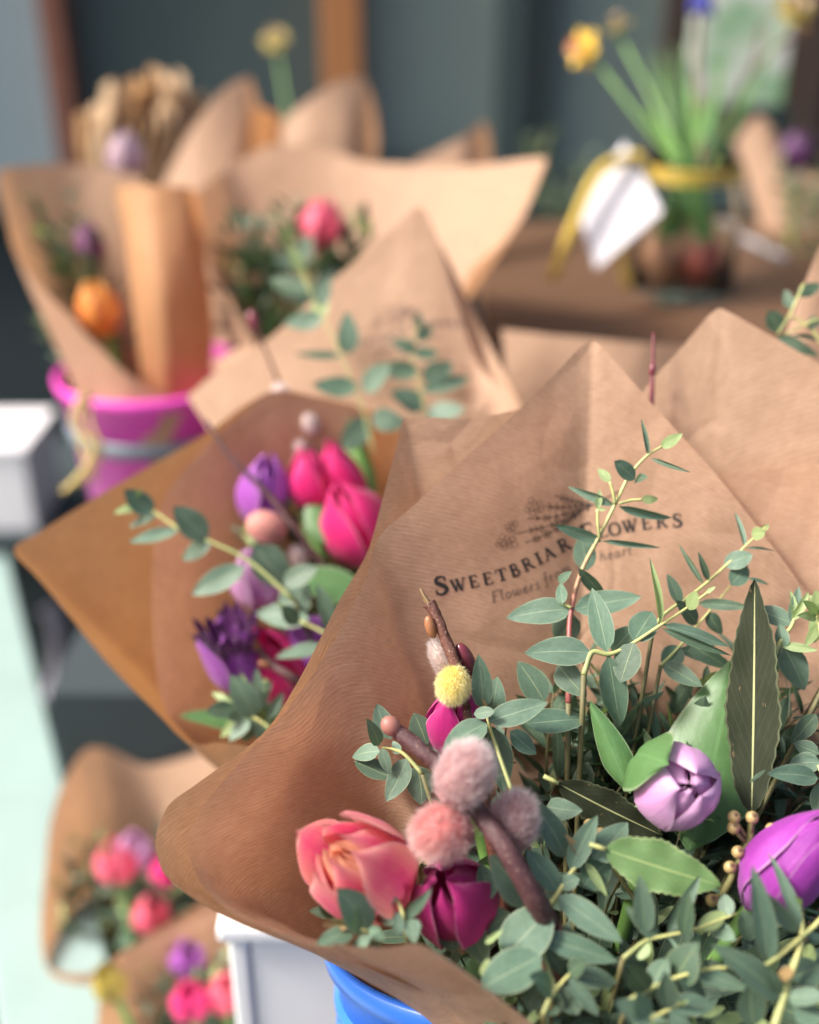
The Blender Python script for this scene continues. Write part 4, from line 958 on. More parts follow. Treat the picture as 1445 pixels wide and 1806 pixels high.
# ---- packed eucalyptus filling the wrap
frnd = random.Random(21)
def inside(x, y):
    if y > 1806 + 60: return False
    lip = 1670 if x < 745 else 1665 + (x - 742) * .71
    if y > lip - 25: return False
    left = 700 + max(0, (1500 - y)) * .1 if y > 1400 else 760 + (1400 - y) * 1.0
    if y < 1400: left = 760 + (1400 - y) * .75
    return x > left and y > 1150 + max(0, (1000 - x)) * .3
cnt = 0
while cnt < 84:
    x, y = frnd.uniform(640, 1560), frnd.uniform(1150, 1860)
    if not inside(x, y): continue
    d = D(y) + frnd.uniform(.020, .065) - (.012 if y > 1600 else 0)
    tip = P(x, y, d)
    ax = ((tip - TIE).normalized() + Vector((frnd.uniform(-.5, .5), frnd.uniform(-.6, .1), frnd.uniform(-.1, .4)))).normalized()
    filler(tip, ax, frnd.uniform(.06, .085), frnd.randint(4, 5), frnd.uniform(.029, .038), 'blue green eucalyptus sprig packed deep among the front bouquet\'s leaves', 'eucalyptus packed inside the front wrap', TIE, frnd, (.55, .43, .02))
    cnt += 1

cnt = 0
while cnt < 34:
    x, y = frnd.uniform(760, 1540), frnd.uniform(1180, 1700)
    if not inside(x, y): continue
    tip = P(x, y, D(y) + frnd.uniform(.052, .085))
    ax = ((tip - TIE).normalized() + Vector((frnd.uniform(-.7, .7), frnd.uniform(-.6, .1), frnd.uniform(-.1, .3)))).normalized()
    filler(tip, ax, frnd.uniform(.05, .07), 4, frnd.uniform(.034, .044), 'dark shaded eucalyptus sprig in the depth of the front bouquet', 'dark eucalyptus in the depth of the front wrap', TIE, frnd, (.05, .95, 0))  # dark leaf colour deepens the shade of the hollow
    cnt += 1

for x, y, d in ((905, 1765, .452), (960, 1775, .455), (1010, 1740, .462), (1060, 1770, .455), (1000, 1800, .448), (1110, 1800, .45), (1180, 1790, .452), (1250, 1800, .45), (870, 1735, .452), (1310, 1780, .455), (1150, 1720, .46), (1230, 1730, .46), (1190, 1690, .465), (1090, 1740, .46)):
    tip = P(x, y, d); ax = (camdir(frnd.uniform(-.6, .4), frnd.uniform(.1, .7), .7)).normalized()
    filler(tip, ax, .06, 5, frnd.uniform(.027, .033), 'blue green eucalyptus sprig low behind the front lip of the printed wrap', 'eucalyptus behind the front lip', TIE, frnd, (.6, .38, .02))

for i in range(12):
    tip = P(frnd.uniform(930, 1400), frnd.uniform(1150, 1330), .535 + frnd.uniform(0, .012))
    filler(tip, ((tip - TIE).normalized() + Vector((frnd.uniform(-.5, .5), 0, .1))).normalized(), .06, 5, .033, 'dusky eucalyptus sprig behind the lilac tulip against the paper', 'dusky eucalyptus against the printed paper', TIE, frnd, (.35, .65, 0))

# ================================================================== MIDDLE BOUQUET
M_B = (690, 1560, .79, 80, .035)
MT = P(690, 1560, .79)
mw = thing('paper_wrap', 'open kraft wrap with a backlit orange wing full of magenta and purple tulips', 'paper wrap', MT)
M_top = [(470, 1330, .600), (430, 1318, .606), (390, 1312, .612), (335, 1312, .622), (250, 1236, .640), (150, 1122, .655), (60, 1012, .666), (25, 968, .670), (75, 935, .676), (200, 858, .690), (350, 772, .708), (480, 690, .726), (560, 700, .742), (640, 720, .757), (715, 742, .760)]
sheet('paper_sheet', gen(M_top, M_B, 250, 60, .5), KRAFT_BACKLIT, mw, 6, 22, .0012, 11)
M2_top = [(345, 1316, .628), (292, 1250, .640), (272, 1140, .655), (268, 1000, .668), (280, 900, .682), (350, 800, .702), (420, 735, .715), (480, 690, .722), (560, 702, .736), (640, 722, .748)]
sheet('paper_sheet', gen(M2_top, (700, 1560, .785, 70, .03), 200, 70, .5), KRAFT, mw, 6, 22, .0010, 12)
mbk = thing('paper_wrap', 'tall pointed kraft wrap with a faint print behind the magenta tulips', 'paper wrap', P(760, 1400, .78))
N_top = [(330, 700, .80), (380, 655, .80), (480, 590, .80), (600, 482, .805), (700, 395, .81), (735, 364, .812), (748, 370, .812), (775, 430, .808), (812, 560, .800), (850, 650, .790), (890, 690, .775), (914, 712, .765)]
_, bvhN = sheet('paper_sheet', [[(620 + 22 * i, 1250, .745), (500 + 36 * i, 960, .772 - .001 * i), t] for i, t in enumerate(N_top)], KRAFT_FAR, mbk, 6, 22, .0014, 13)
N2 = [(770, 420, .822), (800, 475, .820), (840, 560, .815), (880, 640, .800), (905, 690, .785), (918, 716, .770)]
sheet('paper_sheet', [[(700 + 30 * i, 1250, .76), (740 + 26 * i, 900, .79), t] for i, t in enumerate(N2)], KRAFT_FAR, mbk, 5, 16, .0012, 14)
ca, sa = math.cos(.12), math.sin(.12)
def tfN(x, y):
    x, y = (x - 990) * .50, (y - 950) * .50
    return 712 + x * ca + y * sa, 585 - x * sa * -1 + y * ca - 10
print_logo(bvhN, mbk, tfN, .55, INK_FAINT)

MTIE = P(690, 1500, .77)
def mid_d(x, y): return .665 + (1300 - y) * .00010
def Pm(x, y, o=0.0): return P(x, y, mid_d(x, y) + o)
tulip('hot pink tulip nearest the printed wrap\'s edge', Pm(626, 925), camdir(-.35, .75, .5), .066, .0225, HOTPINK, MTIE, 6, .18, .4, seed=21)
tulip('hot pink tulip standing behind the widest hot pink one', Pm(602, 850, .01), camdir(-.25, .85, .4), .060, .0150, HOTPINK, MTIE, 6, .18, 1.4, seed=22)
tulip('small crimson pink tulip beside the violet tulip', Pm(547, 850, .0), camdir(-.1, .85, .4), .045, .0145, HOTPINK, MTIE, 6, .2, .9, seed=23)
tulip('violet tulip behind the bare twig', Pm(464, 868, .0), camdir(.12, .9, .4), .052, .0165, VIOLET, MTIE, 6, .25, .2, seed=24)
tulip('hot pink tulip low in the middle wrap beside the dark purple bloom', Pm(492, 1175, -.01), camdir(-.25, .7, .6), .062, .0190, HOTPINK, MTIE, 6, .2, .7, seed=25)
tulip('violet tulip half hidden by the printed wrap edge', Pm(560, 1142, -.01), camdir(-.5, .6, .6), .052, .0175, VIOLET, MTIE, 6, .25, .1, seed=26)
tulip('pale lilac tulip behind the grey green leaves of the middle wrap', Pm(452, 1020, -.02), camdir(-.1, .7, .6), .046, .0165, LILAC, MTIE, 6, .25, .1, seed=27)
an = tulip('dark purple fringed bloom with violet outer petals', Pm(410, 1165, -.025), camdir(-.25, .85, .45), .052, .0150, VIOLET, MTIE, 6, .8, .3, seed=28, name='fringed_tulip', lean=.3)
arn = random.Random(5); axm = camdir(-.15, .9, .4); xm, ym = frame(axm)
for i in range(22):
    a = i * 2.4; r = .0025 + .0095 * math.sqrt(i / 22)
    c = Pm(410, 1150, -.028) + (xm * math.cos(a) + ym * math.sin(a)) * r
    V, F, uv = petal_geo(c, (axm + (xm * math.cos(a) + ym * math.sin(a)) * .35).normalized(), xm, ym, a, .0042, .023 * arn.uniform(.8, 1.1), 1.0, .9, 1, arn, nt=5, nu=3)
    mesh_obj('fringe_petal', V, F, DARKPUR, an, uv)
# willow twigs of the middle wrap
m1 = thing('willow_branch', 'dark bare twig crossing the middle wrap with a smooth pink catkin', 'willow branch', Pm(575, 1010))
tube('stem', catmull([Pm(690, 1120, .02), Pm(560, 985, -.012), Pm(480, 880, -.016), Pm(410, 810, -.02), Pm(364, 742, -.02)], 5), [.0030 - .0001 * i for i in range(21)], WILLOW, m1, 8, .1)
catkin(m1, Pm(470, 930, -.025), camdir(-.85, .4, .3), .0125, .0094, plain('catkin_core_rosy', (.55, .24, .20), .7, .2, 200), FUR_PINK, 2600, .0016, .00008, 7)
catkin(m1, Pm(527, 982, -.01), camdir(-.4, .7, .3), .0075, .0055, CORE_WHITE, FUR_WHITE, 1500, .002, .00008, 8)
m2 = thing('willow_branch', 'short budded willow twig in front of the low hot pink tulip', 'willow branch', Pm(545, 1225))
tube('stem', catmull([Pm(640, 1290, .01), Pm(530, 1205, -.035), Pm(480, 1172, -.037), Pm(447, 1135, -.038)], 5), [.0031 - .00008 * i for i in range(16)], WILLOW, m2, 8, .15)
ellipsoid('bud', Pm(450, 1138, -.039), camdir(-.6, .7, .3), .0048, .0026, BUD, m2); ellipsoid('bud', Pm(468, 1172, -.039), camdir(-.8, .3, .3), .0044, .0020, BUD, m2)
m3 = thing('willow_branch', 'reddish willow twig with white catkins beside the tall pointed wrap', 'willow branch', P(560, 800, .745))
tube('stem', catmull([P(575, 860, .735), P(540, 760, .742), P(495, 680, .75), P(447, 565, .755)], 5), [.0024 - .0001 * i for i in range(16)], WILLOW_B, m3, 7, .1)
for x, y, s in ((497, 697, .8), (545, 748, .85), (528, 790, .7)):
    catkin(m3, P(x, y, .738), camdir(-.35, .8, .3), .0095 * s, .0068 * s, CORE_WHITE, FUR_WHITE, 1500, .0026, .0001, 9)
ellipsoid('bud', P(447, 566, .755), camdir(-.3, .9, 0), .008, .004, BUD_RED, m3)
# eucalyptus of the middle wrap
md = lambda x, y: mid_d(x, y)
sprig('eucalyptus sprig reaching out over the backlit paper wing', [(520, 1060), (440, 990), (370, 955), (320, 935), (275, 905), (240, 887), (222, 878)],
 [(272, 903, 217, 864, 42, {'r': 10}), (245, 895, 201, 903, 17, {'m': 'y', 'r': 25}), (238, 890, 246, 862, 10, y_), (277, 907, 227, 930, 20, {'m': 'd', 'r': 25}), (315, 936, 227, 956, 26, {'r': 15}), (366, 952, 306, 893, 50, {'r': 0}), (372, 953, 321, 988, 30, {'m': 'd', 'k': 'r'}),
  (432, 1000, 337, 1049, 44, {'r': 5}), (450, 962, 512, 1038, 62, {'r': 5}), (500, 1030, 560, 1000, 40, d_)], depthf=md, off=-.055, sr=2.4, tie=MTIE)
sprig('eucalyptus sprig at the printed wrap\'s edge with a small olive leaf', [(640, 1180), (580, 1122), (535, 1098), (505, 1080)],
 [(545, 1092, 449, 1080, 46, {'r': 0}), (528, 1100, 497, 1070, 32, {'m': 'd', 'k': 'r', 'o': -.006}), (500, 1080, 545, 1030, 60, {'o': .008}), (587, 1122, 562, 1028, 30, {'r': 15}), (572, 1142, 486, 1158, 28, {'r': 20}), (507, 1075, 488, 1066, 8, y_)], depthf=md, off=-.050, sr=2.4, tie=MTIE)
sprig('leafy eucalyptus rosette at the lower lip of the middle wrap', [(520, 1330), (470, 1280), (440, 1262), (418, 1252)],
 [(448, 1265, 408, 1192, 50, {'r': 0}), (455, 1240, 452, 1180, 22), (440, 1235, 424, 1186, 14, y_), (470, 1270, 500, 1220, 18, {'r': 25}), (440, 1262, 478, 1200, 26, {'r': 20}), (418, 1250, 364, 1256, 34, d_), (416, 1246, 372, 1220, 16, y_), (425, 1262, 390, 1300, 20, y_), (440, 1270, 402, 1306, 28, {'r': 20}), (445, 1268, 430, 1312, 36), (420, 1240, 396, 1225, 10, y_), (460, 1275, 480, 1310, 36), (430, 1258, 400, 1268, 20), (455, 1225, 470, 1195, 14, y_)], depthf=md, off=-.05, sr=2.2, tie=MTIE)
sprig('soft eucalyptus sprig with paired leaves in front of the tall pointed wrap', [(660, 800), (640, 720), (612, 650), (575, 570), (540, 500), (510, 440)],
 [(612, 625, 612, 548, 38), (604, 628, 520, 626, 17, d_), (632, 682, 550, 680, 38), (640, 690, 690, 640, 40), (572, 560, 500, 570, 34), (548, 515, 474, 493, 36, {'m': 'd'}), (560, 540, 580, 490, 34, {'m': 'd'}), (530, 480, 510, 430, 22, y_), (655, 735, 720, 745, 42), (650, 740, 600, 790, 44), (570, 560, 560, 515, 30, y_)], depthf=lambda x, y: .735 + (800 - y) * .00008, sr=1.5)
sprig('pale eucalyptus sprig in the tall pointed wrap below its print', [(760, 800), (745, 700), (730, 640), (735, 570)],
 [(735, 620, 690, 600, 26, d_), (735, 600, 762, 572, 24, d_), (740, 655, 670, 650, 34), (745, 670, 800, 640, 40), (745, 690, 830, 665, 30), (748, 720, 690, 690, 44), (752, 730, 820, 720, 40), (735, 580, 740, 550, 16, d_), (730, 625, 775, 620, 28, d_)], depthf=lambda x, y: .752 + (800 - y) * .00008, sr=1.4)
lf = thing('tulip_leaf', 'bright green spear shaped tulip leaf above the hot pink tulips', 'leaf', Pm(655, 890, .03))
leafp(lf, (660, 900), (617, 730), 46, mid_d(0, 850) + .022, .01, 20, TLEAF_L, 't', 'leaf_blade')
lf = thing('tulip_leaf', 'green tulip leaf between the violet and hot pink tulips', 'leaf', Pm(560, 960, .0))
leafp(lf, (572, 985), (520, 800), 34, mid_d(0, 900) - .005, .02, 25, TLEAF_L, 't', 'leaf_blade')
lf = thing('tulip_leaf', 'folded green leaf beside the widest hot pink tulip', 'leaf', Pm(560, 950, .0))
leafp(lf, (585, 960), (545, 865), 60, mid_d(0, 900) - .012, .012, 10, TLEAF, 't', 'leaf_blade')
lf = thing('tulip_leaf', 'dark green leaf lying across below the hot pink tulips', 'leaf', Pm(610, 1040, -.02))
leafp(lf, (640, 1050), (500, 1010), 66, mid_d(0, 1030) - .02, .0, 15, TLEAF, 'a', 'leaf_blade')
lf = thing('tulip_leaf', 'green leaf lying in the bottom of the middle wrap', 'leaf', Pm(420, 1265, .0))
leafp(lf, (460, 1285), (318, 1258), 40, mid_d(0, 1260) - .02, -.01, 25, TLEAF, 'a', 'leaf_blade')
mr = random.Random(31)
for i in range(28):
    x, y = mr.uniform(400, 650), mr.uniform(880, 1260)
    if x < 420 and y < 1080: x += 120
    tip = Pm(x, y, mr.uniform(.01, .03)); ax = ((tip - MTIE).normalized() + Vector((mr.uniform(-.4, .3), mr.uniform(-.4, .1), .1))).normalized()
    filler(tip, ax, .055, 4, .027, 'eucalyptus sprig packed among the middle wrap\'s tulips', 'eucalyptus packed inside the middle wrap', MTIE, mr)
for x, y in ((425, 940), (440, 965), (520, 880), (500, 1080)):
    tip = Pm(x, y, .0); ax = camdir(-.4, .8, .3)
    filler(tip, ax, .045, 4, .020, 'yellow green sprig tip packed among the middle wrap\'s tulips', 'yellow green tips in the middle wrap', None, mr, (.2, .3, .5), False)

# ================================================================== PINK BUCKET AND ITS BOUQUETS
pc = P(268, 652, 1.02)
pk = thing('pink_bucket', 'magenta pink plastic bucket holding two blurred kraft bouquets', 'bucket', pc - Vector((0, 0, .27)))
lathe('bucket_wall', pc, [(0, -.27), (.048, -.27), (.051, -.268), (.081, -.012), (.085, -.010), (.087, 0), (.084, .002), (.078, -.012), (.046, -.262), (0, -.262)], PINK_PL, pk, 48)
lathe('bucket_band', pc, [(.0755, -.056), (.0805, -.054), (.0815, -.043), (.0785, -.041)], GREY_BAND, pk, 48)
box('display_stand', (pc.x - .10, pc.y - .12, 0), (pc.x + .32, pc.y + .14, pc.z - .2705), NAVY)
tag(bpy.data.objects['display_stand'], 'dark navy display stand under the pink bucket', 'stand')
rb = thing('raffia_ribbon', 'yellow raffia ribbon hanging from the pink bucket\'s side', 'ribbon', P(150, 700, .95))
for i, pts in enumerate((((150, 690), (128, 740), (165, 790), (140, 840), (110, 868)), ((155, 695), (160, 745), (178, 800), (150, 845), (125, 850)), ((148, 700), (140, 760), (150, 800), (170, 850)))):
    tube('ribbon_strand', catmull([P(x, y, .93 + .005 * i) for x, y in pts], 5), .0022, RAFFIA, rb, 6, .3)

W1B = (262, 860, 1.02, 60, .03)
w1w = thing('paper_wrap', 'blurred kraft wrap in the pink bucket holding an orange tulip', 'paper wrap', P(*W1B[:3]))
sheet('paper_sheet', gen([(330, 715, .955), (270, 690, .945), (225, 660, .94), (130, 565, .945), (50, 480, .955), (20, 430, .965), (5, 360, .985), (0, 298, 1.01), (60, 290, 1.04), (150, 290, 1.07), (250, 310, 1.08)], W1B, 270, 60, .5), KRAFT_FAR, w1w, 5, 14, .002, 21)
sheet('paper_sheet', [[(262, 860, 1.05), (238, 560, .975), (203, 335, 1.0)], [(280, 860, 1.045), (255, 560, .955), (215, 328, .975)], [(300, 860, 1.04), (290, 560, .940), (270, 326, .960)], [(325, 860, 1.045), (345, 560, .955), (335, 330, .975)], [(345, 860, 1.05), (375, 570, .975), (350, 345, 1.01)]], KRAFT_BACKLIT, w1w, 6, 14, .002, 22)
T3 = P(262, 860, 1.02)
tulip('yellow and orange tulip in the blurred wrap over the pink bucket', P(174, 543, .985), camdir(-.15, .9, .4), .052, .0190, ORANGE, T3, 6, .3, .3, seed=41)
tulip('dusky purple tulip inside the orange tulip\'s blurred wrap', P(158, 430, 1.01), camdir(-.1, .9, .4), .042, .0135, petal_mat('petal_dusky', (.22, .08, .18), (.25, .07, .20), (.32, .12, .26), (.2, .05, .16)), T3, 6, .3, .3, seed=42)
tulip('pale mauve tulip behind the backlit paper fold', P(222, 275, 1.10), camdir(0, .9, .4), .05, .018, petal_mat('petal_mauve', (.5, .36, .42), (.46, .30, .38), (.56, .42, .48), (.4, .26, .33)), T3, 6, .3, .3, seed=43)
gl = random.Random(8)
for i in range(16):
    tip = P(gl.uniform(60, 215), gl.uniform(340, 610), 1.0 + gl.uniform(0, .03)); ax = (tip - T3).normalized()
    filler(tip, ax, .07, 4, .030, 'dark green sprig inside the orange tulip\'s blurred wrap', 'greenery in the orange tulip\'s blurred wrap', T3, gl, (.4, .6, 0))
W2B = (560, 820, 1.0, 70, .035)
w2w = thing('paper_wrap', 'blurred kraft wrap with one wide wing around the pink tulip', 'paper wrap', P(*W2B[:3]))
sheet('paper_sheet', gen([(560, 690, .93), (500, 660, .935), (452, 608, .945), (400, 520, .96), (360, 440, .98), (345, 345, 1.02), (400, 300, 1.10), (480, 255, 1.13), (570, 262, 1.14), (660, 288, 1.13), (780, 292, 1.10), (880, 288, 1.06), (965, 280, 1.02), (925, 380, .985), (840, 470, .95), (800, 540, .94)], W2B, 265, 0, .5), KRAFT_FAR, w2w, 5, 14, .002, 23)
sheet('paper_sheet', [[(480, 860, .94), (420, 720, .935), (372, 640, .95)], [(510, 860, .93), (460, 700, .915), (440, 612, .925)], [(560, 860, .93), (530, 720, .92), (500, 640, .93)]], KRAFT_FAR, w2w, 5, 10, .002, 24)
T4 = P(560, 820, 1.0)
tulip('bright pink tulip glowing in the blurred middle wrap', P(566, 396, .985), camdir(.05, .9, .35), .050, .0195, PINK, T4, 6, .3, .2, seed=44)
for i in range(44):
    tip = P(gl.uniform(385, 700), gl.uniform(360, 610), .98 + gl.uniform(.0, .06)); ax = (tip - T4).normalized()
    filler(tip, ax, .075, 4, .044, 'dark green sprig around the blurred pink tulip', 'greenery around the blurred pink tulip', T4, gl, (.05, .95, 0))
sprig('bright eucalyptus sprig below the blurred pink tulip', [(580, 640), (560, 540), (530, 470), (505, 420)],
 [(555, 530, 478, 490, 46, {'m': 'd'}), (560, 540, 590, 470, 44, {'m': 'd'}), (560, 545, 572, 490, 30), (530, 470, 545, 410, 34, d_), (528, 465, 480, 450, 30), (512, 430, 500, 390, 24, y_)], depthf=lambda x, y: .93, sr=3)
# wraps further back
wA = thing('paper_wrap', 'pale pointed kraft wrap behind the pink bucket', 'paper wrap', P(390, 620, 1.25))
sheet('paper_sheet', [[(330, 620, 1.2), (300, 420, 1.21), (285, 330, 1.22)], [(360, 620, 1.2), (345, 400, 1.2), (350, 210, 1.21)], [(390, 620, 1.2), (400, 380, 1.2), (405, 150, 1.22)], [(410, 620, 1.2), (425, 380, 1.21), (440, 134, 1.23)], [(440, 620, 1.22), (450, 380, 1.24), (455, 190, 1.26)]], KRAFT_FAR, wA, 5, 12, .002, 25)
sheet('paper_sheet', [[(430, 620, 1.21), (440, 420, 1.2), (446, 190, 1.2)], [(450, 620, 1.21), (470, 420, 1.22), (480, 195, 1.23)], [(470, 620, 1.23), (490, 420, 1.25), (498, 215, 1.27)]], KRAFT_BACKLIT, wA, 5, 12, .002, 26)
wB = thing('paper_wrap', 'pinkish kraft wrap below the orange timber post', 'paper wrap', P(570, 620, 1.35))
sheet('paper_sheet', [[(500, 620, 1.3), (490, 420, 1.3), (482, 225, 1.3)], [(540, 620, 1.28), (530, 400, 1.28), (545, 175, 1.29)], [(580, 620, 1.28), (590, 400, 1.28), (610, 138, 1.30)], [(610, 620, 1.28), (620, 400, 1.29), (640, 136, 1.31)], [(640, 620, 1.3), (655, 400, 1.33), (668, 245, 1.36)]], KRAFT_FAR, wB, 5, 12, .003, 27)
wC = thing('paper_wrap', 'small brown kraft point behind the wide wing of the pink tulip\'s wrap', 'paper wrap', P(800, 520, 1.35))
sheet('paper_sheet', [[(760, 520, 1.33), (745, 400, 1.33), (730, 285, 1.33)], [(790, 520, 1.32), (800, 380, 1.32), (812, 245, 1.33)], [(820, 520, 1.33), (835, 380, 1.34), (852, 216, 1.35)], [(850, 520, 1.35), (860, 400, 1.37), (868, 290, 1.4)]], KRAFT_FAR, wC, 5, 10, .002, 28)
bt = thing('tissue_bundle', 'crumpled beige paper bundle behind the pink bucket', 'paper bundle', P(250, 430, 1.35))
br2 = random.Random(77)
for i in range(9):
    cx, cy = 170 + i * 20, 230 - i * 9 + br2.uniform(-20, 20); h = br2.uniform(70, 110)
    cols = []
    for k in range(5):
        x = cx + (k - 2) * 16; dz = .02 * math.sin(k * 1.9 + i)
        cols.append([(240 + (k - 2) * 12, 430, 1.34), (x, cy + 40, 1.32 + dz), (x + br2.uniform(-12, 12), cy - h * (.5 + .5 * math.sin(k * 1.2 + .6)) * .6, 1.32 + dz * 1.6)])
    sheet('paper_fold', cols, BEIGE, bt, 4, 8, .005, 60 + i)
# daffodil further back
def daffodil(label, c, ax, r, tie, deep=ORANGE, nod=0.3):
    root = thing('daffodil', label, 'daffodil', c); ax = ax.normalized(); x, y = frame(ax)
    for k in range(6):
        a = k * math.pi / 3; rd = x * math.cos(a) + y * math.sin(a)
        leaf3(root, c + rd * r * .1, c + rd * r + ax * r * (.12 if k % 2 else .0), r * .62, ax, YELLOW if deep is ORANGE else DULLY, 'r', 'petal')
    prof = [(.16, 0), (.26, .15), (.28, .4), (.32, .62), (.42, .75)]
    lathe('trumpet', c, [(a * r, b * r) for a, b in prof], deep, root, 18, ax)
    if tie is not None: tube('stem', catmull([c - ax * .002, c - ax * r * .5 + Vector((0, 0, -r * .2)), tie.lerp(c, .5), tie], 5), .0022, TSTEM, root, 7)
    return root
daffodil('yellow daffodil standing alone between the window posts', P(485, 70, 1.55), camdir(-.1, .2, .9), .021, P(530, 330, 1.5), DULLY)

# ================================================================== GLASS JAR WITH BULBS ON THE TABLE
jar = thing('glass_jar', 'clear glass jar with yellow twine round its neck on the table', 'jar', Vector((jb.x, jb.y, TZ)))
jw = 88 / FPX * 1.24; jh = 150 / FPX * 1.24
J = Vector((jb.x, jb.y, TZ + .0008))
jt = (P(1210, 262, 1.24).z - TZ) * 1.0
jar_h = jt
lathe('jar_glass', J, [(0, 0), (jw * .92, 0), (jw, .006), (jw, jar_h * .66), (jw * .92, jar_h * .80), (jw * .86, jar_h * .86), (jw * .88, jar_h), (jw * .84, jar_h), (jw * .82, jar_h * .86), (jw * .88, jar_h * .80), (jw * .96, jar_h * .65), (jw * .96, .008), (0, .008)], GLASS, jar, 40)
for k in range(4):
    lathe('twine_loop', J, [(jw * .88, jar_h * (.865 + k * .028)), (jw * .92, jar_h * (.875 + k * .028)), (jw * .88, jar_h * (.886 + k * .028))], TWINE, jar, 32)
bulbs = []
for i, (ox, oy, m) in enumerate(((-.030, -.018, BULB), (.012, -.024, BULB_RED), (-.004, .020, BULB), (.034, .006, BULB_RED), (-.034, .020, BULB))):
    c = J + Vector((ox * .85, oy * .85, .030)); r = .0175
    b = thing('flower_bulb', ['round tan bulb nearest the tag inside the jar', 'red brown bulb in the middle of the jar', 'tan bulb at the back of the jar', 'red brown bulb touching the jar\'s glass', 'tan bulb behind the tag in the jar'][i], 'bulb', c - Vector((0, 0, .02)))
    lathe('bulb_skin', c, [(0, -.020), (.010, -.019), (.0165, -.008), (.0175, .002), (.013, .014), (.006, .022), (.004, .028), (0, .03)], m, b, 16)
    for k in range(6): tube('root', catmull([c + Vector((gl.uniform(-.01, .01), gl.uniform(-.01, .01), -.017)), c + Vector((gl.uniform(-.012, .012), gl.uniform(-.012, .012), -.022))], 2), .0008, BEIGE, b, 4)
    bulbs.append((b, c))
    for k in range(5):
        base = c + Vector((gl.uniform(-.004, .004), gl.uniform(-.004, .004), .024))
        tipx = 1130 + (i * 5 + k) * 6.2 + gl.uniform(-10, 10)
        tip = P(tipx, gl.uniform(70, 200), 1.24 + gl.uniform(-.05, .05))
        mid_ = Vector((J.x + (tip.x - J.x) * .35, J.y + (tip.y - J.y) * .3, J.z + jar_h * .95))
        p1 = catmull([base, mid_, tip], 6); V, F, uv = [], [], []
        for q, pnt in enumerate(p1):
            f = q / (len(p1) - 1); w = .0060 * (1 - f ** 5) + .0004; a = i + k * 1.3
            sx = Vector((math.cos(a * .4), math.sin(a * .4) * .5, 0)); V += [pnt - sx * w, pnt + Vector((0, .0012, 0)), pnt + sx * w]; uv += [(0, f), (.5, f), (1, f)]
            if q: o = (q - 1) * 3; F += [(o, o + 1, o + 4, o + 3), (o + 1, o + 2, o + 5, o + 4)]
        mesh_obj('leaf', V, F, TLEAF_L if k % 2 else TLEAF, b, uv)
daffodil('orange yellow daffodil nodding beside the jar leaves', P(1030, 85, 1.22), camdir(-.75, -.1, .6), .022, J + Vector((-.01, 0, jar_h * .9)), ORANGE)
daffodil('greenish yellow daffodil bud group above the jar leaves', P(1092, 48, 1.26), camdir(-.3, .6, .3), .018, J + Vector((-.005, .01, jar_h * .9)), DULLY)
daffodil('dull yellow daffodil in front of the patterned panel', P(1398, 18, 1.32), camdir(.2, .2, .8), .026, J + Vector((.02, .01, jar_h * .9)), DULLY)
mu = thing('muscari', 'small blue grape hyacinth on a brown stem above the jar', 'grape hyacinth', J + Vector((.01, 0, jar_h * .9)))
tube('stem', catmull([J + Vector((.01, 0, jar_h * .9)), P(1232, 120, 1.23), P(1238, 15, 1.22)], 6), .0025, WILLOW_B, mu, 6)
for i in range(26):
    z = i / 26; a = i * 2.4; c = P(1238, 22 - z * 60, 1.22) + Vector((math.cos(a), math.sin(a), 0)) * .010 * (1 - .7 * z)
    ellipsoid('floret', c, Vector((math.cos(a), math.sin(a), -.5)), .0055, .0045, BLUEV, mu, 8, 5)
tw = thing('bare_twig', 'forked brown twig leaning out of the jar', 'twig', J + Vector((.02, 0, jar_h * .9)))
tube('stem', catmull([J + Vector((.02, 0, jar_h * .85)), P(1300, 170, 1.27), P(1360, 90, 1.3), P(1445, 40, 1.32)], 6), .0022, WILLOW_B, tw, 6)
tube('stem', catmull([P(1300, 170, 1.27), P(1330, 110, 1.28), P(1345, 40, 1.3)], 5), .0018, WILLOW_B, tw, 6)
tg = thing('gift_tag', 'white card tag tied to the jar with yellow ribbon', 'tag', P(1100, 260, 1.16))
tagpts = [(1102, 250, 1.178), (1168, 372, 1.150), (1052, 474, 1.125), (1016, 360, 1.145)]
nrm = (P(*tagpts[1]) - P(*tagpts[0])).cross(P(*tagpts[3]) - P(*tagpts[0])).normalized()
prism('card', [P(*p) for p in tagpts], nrm * .0006, CARD, tg)
rb2 = thing('twine_ribbon', 'yellow twine bow tails hanging from the jar\'s neck', 'ribbon', P(1120, 275, 1.16))
tube('ribbon_tail', catmull([P(1125, 275, 1.17), P(1060, 300, 1.14), P(1010, 400, 1.12), P(975, 492, 1.11)], 5), .0055, TWINE, rb2, 6)
tube('ribbon_tail', catmull([P(1125, 278, 1.19), P(1100, 380, 1.175), P(1098, 450, 1.16), P(1108, 508, 1.15)], 5), .0045, TWINE, rb2, 6)
ellipsoid('knot', P(1125, 276, 1.165), Vector((1, 0, 0)), .008, .006, TWINE, rb2)
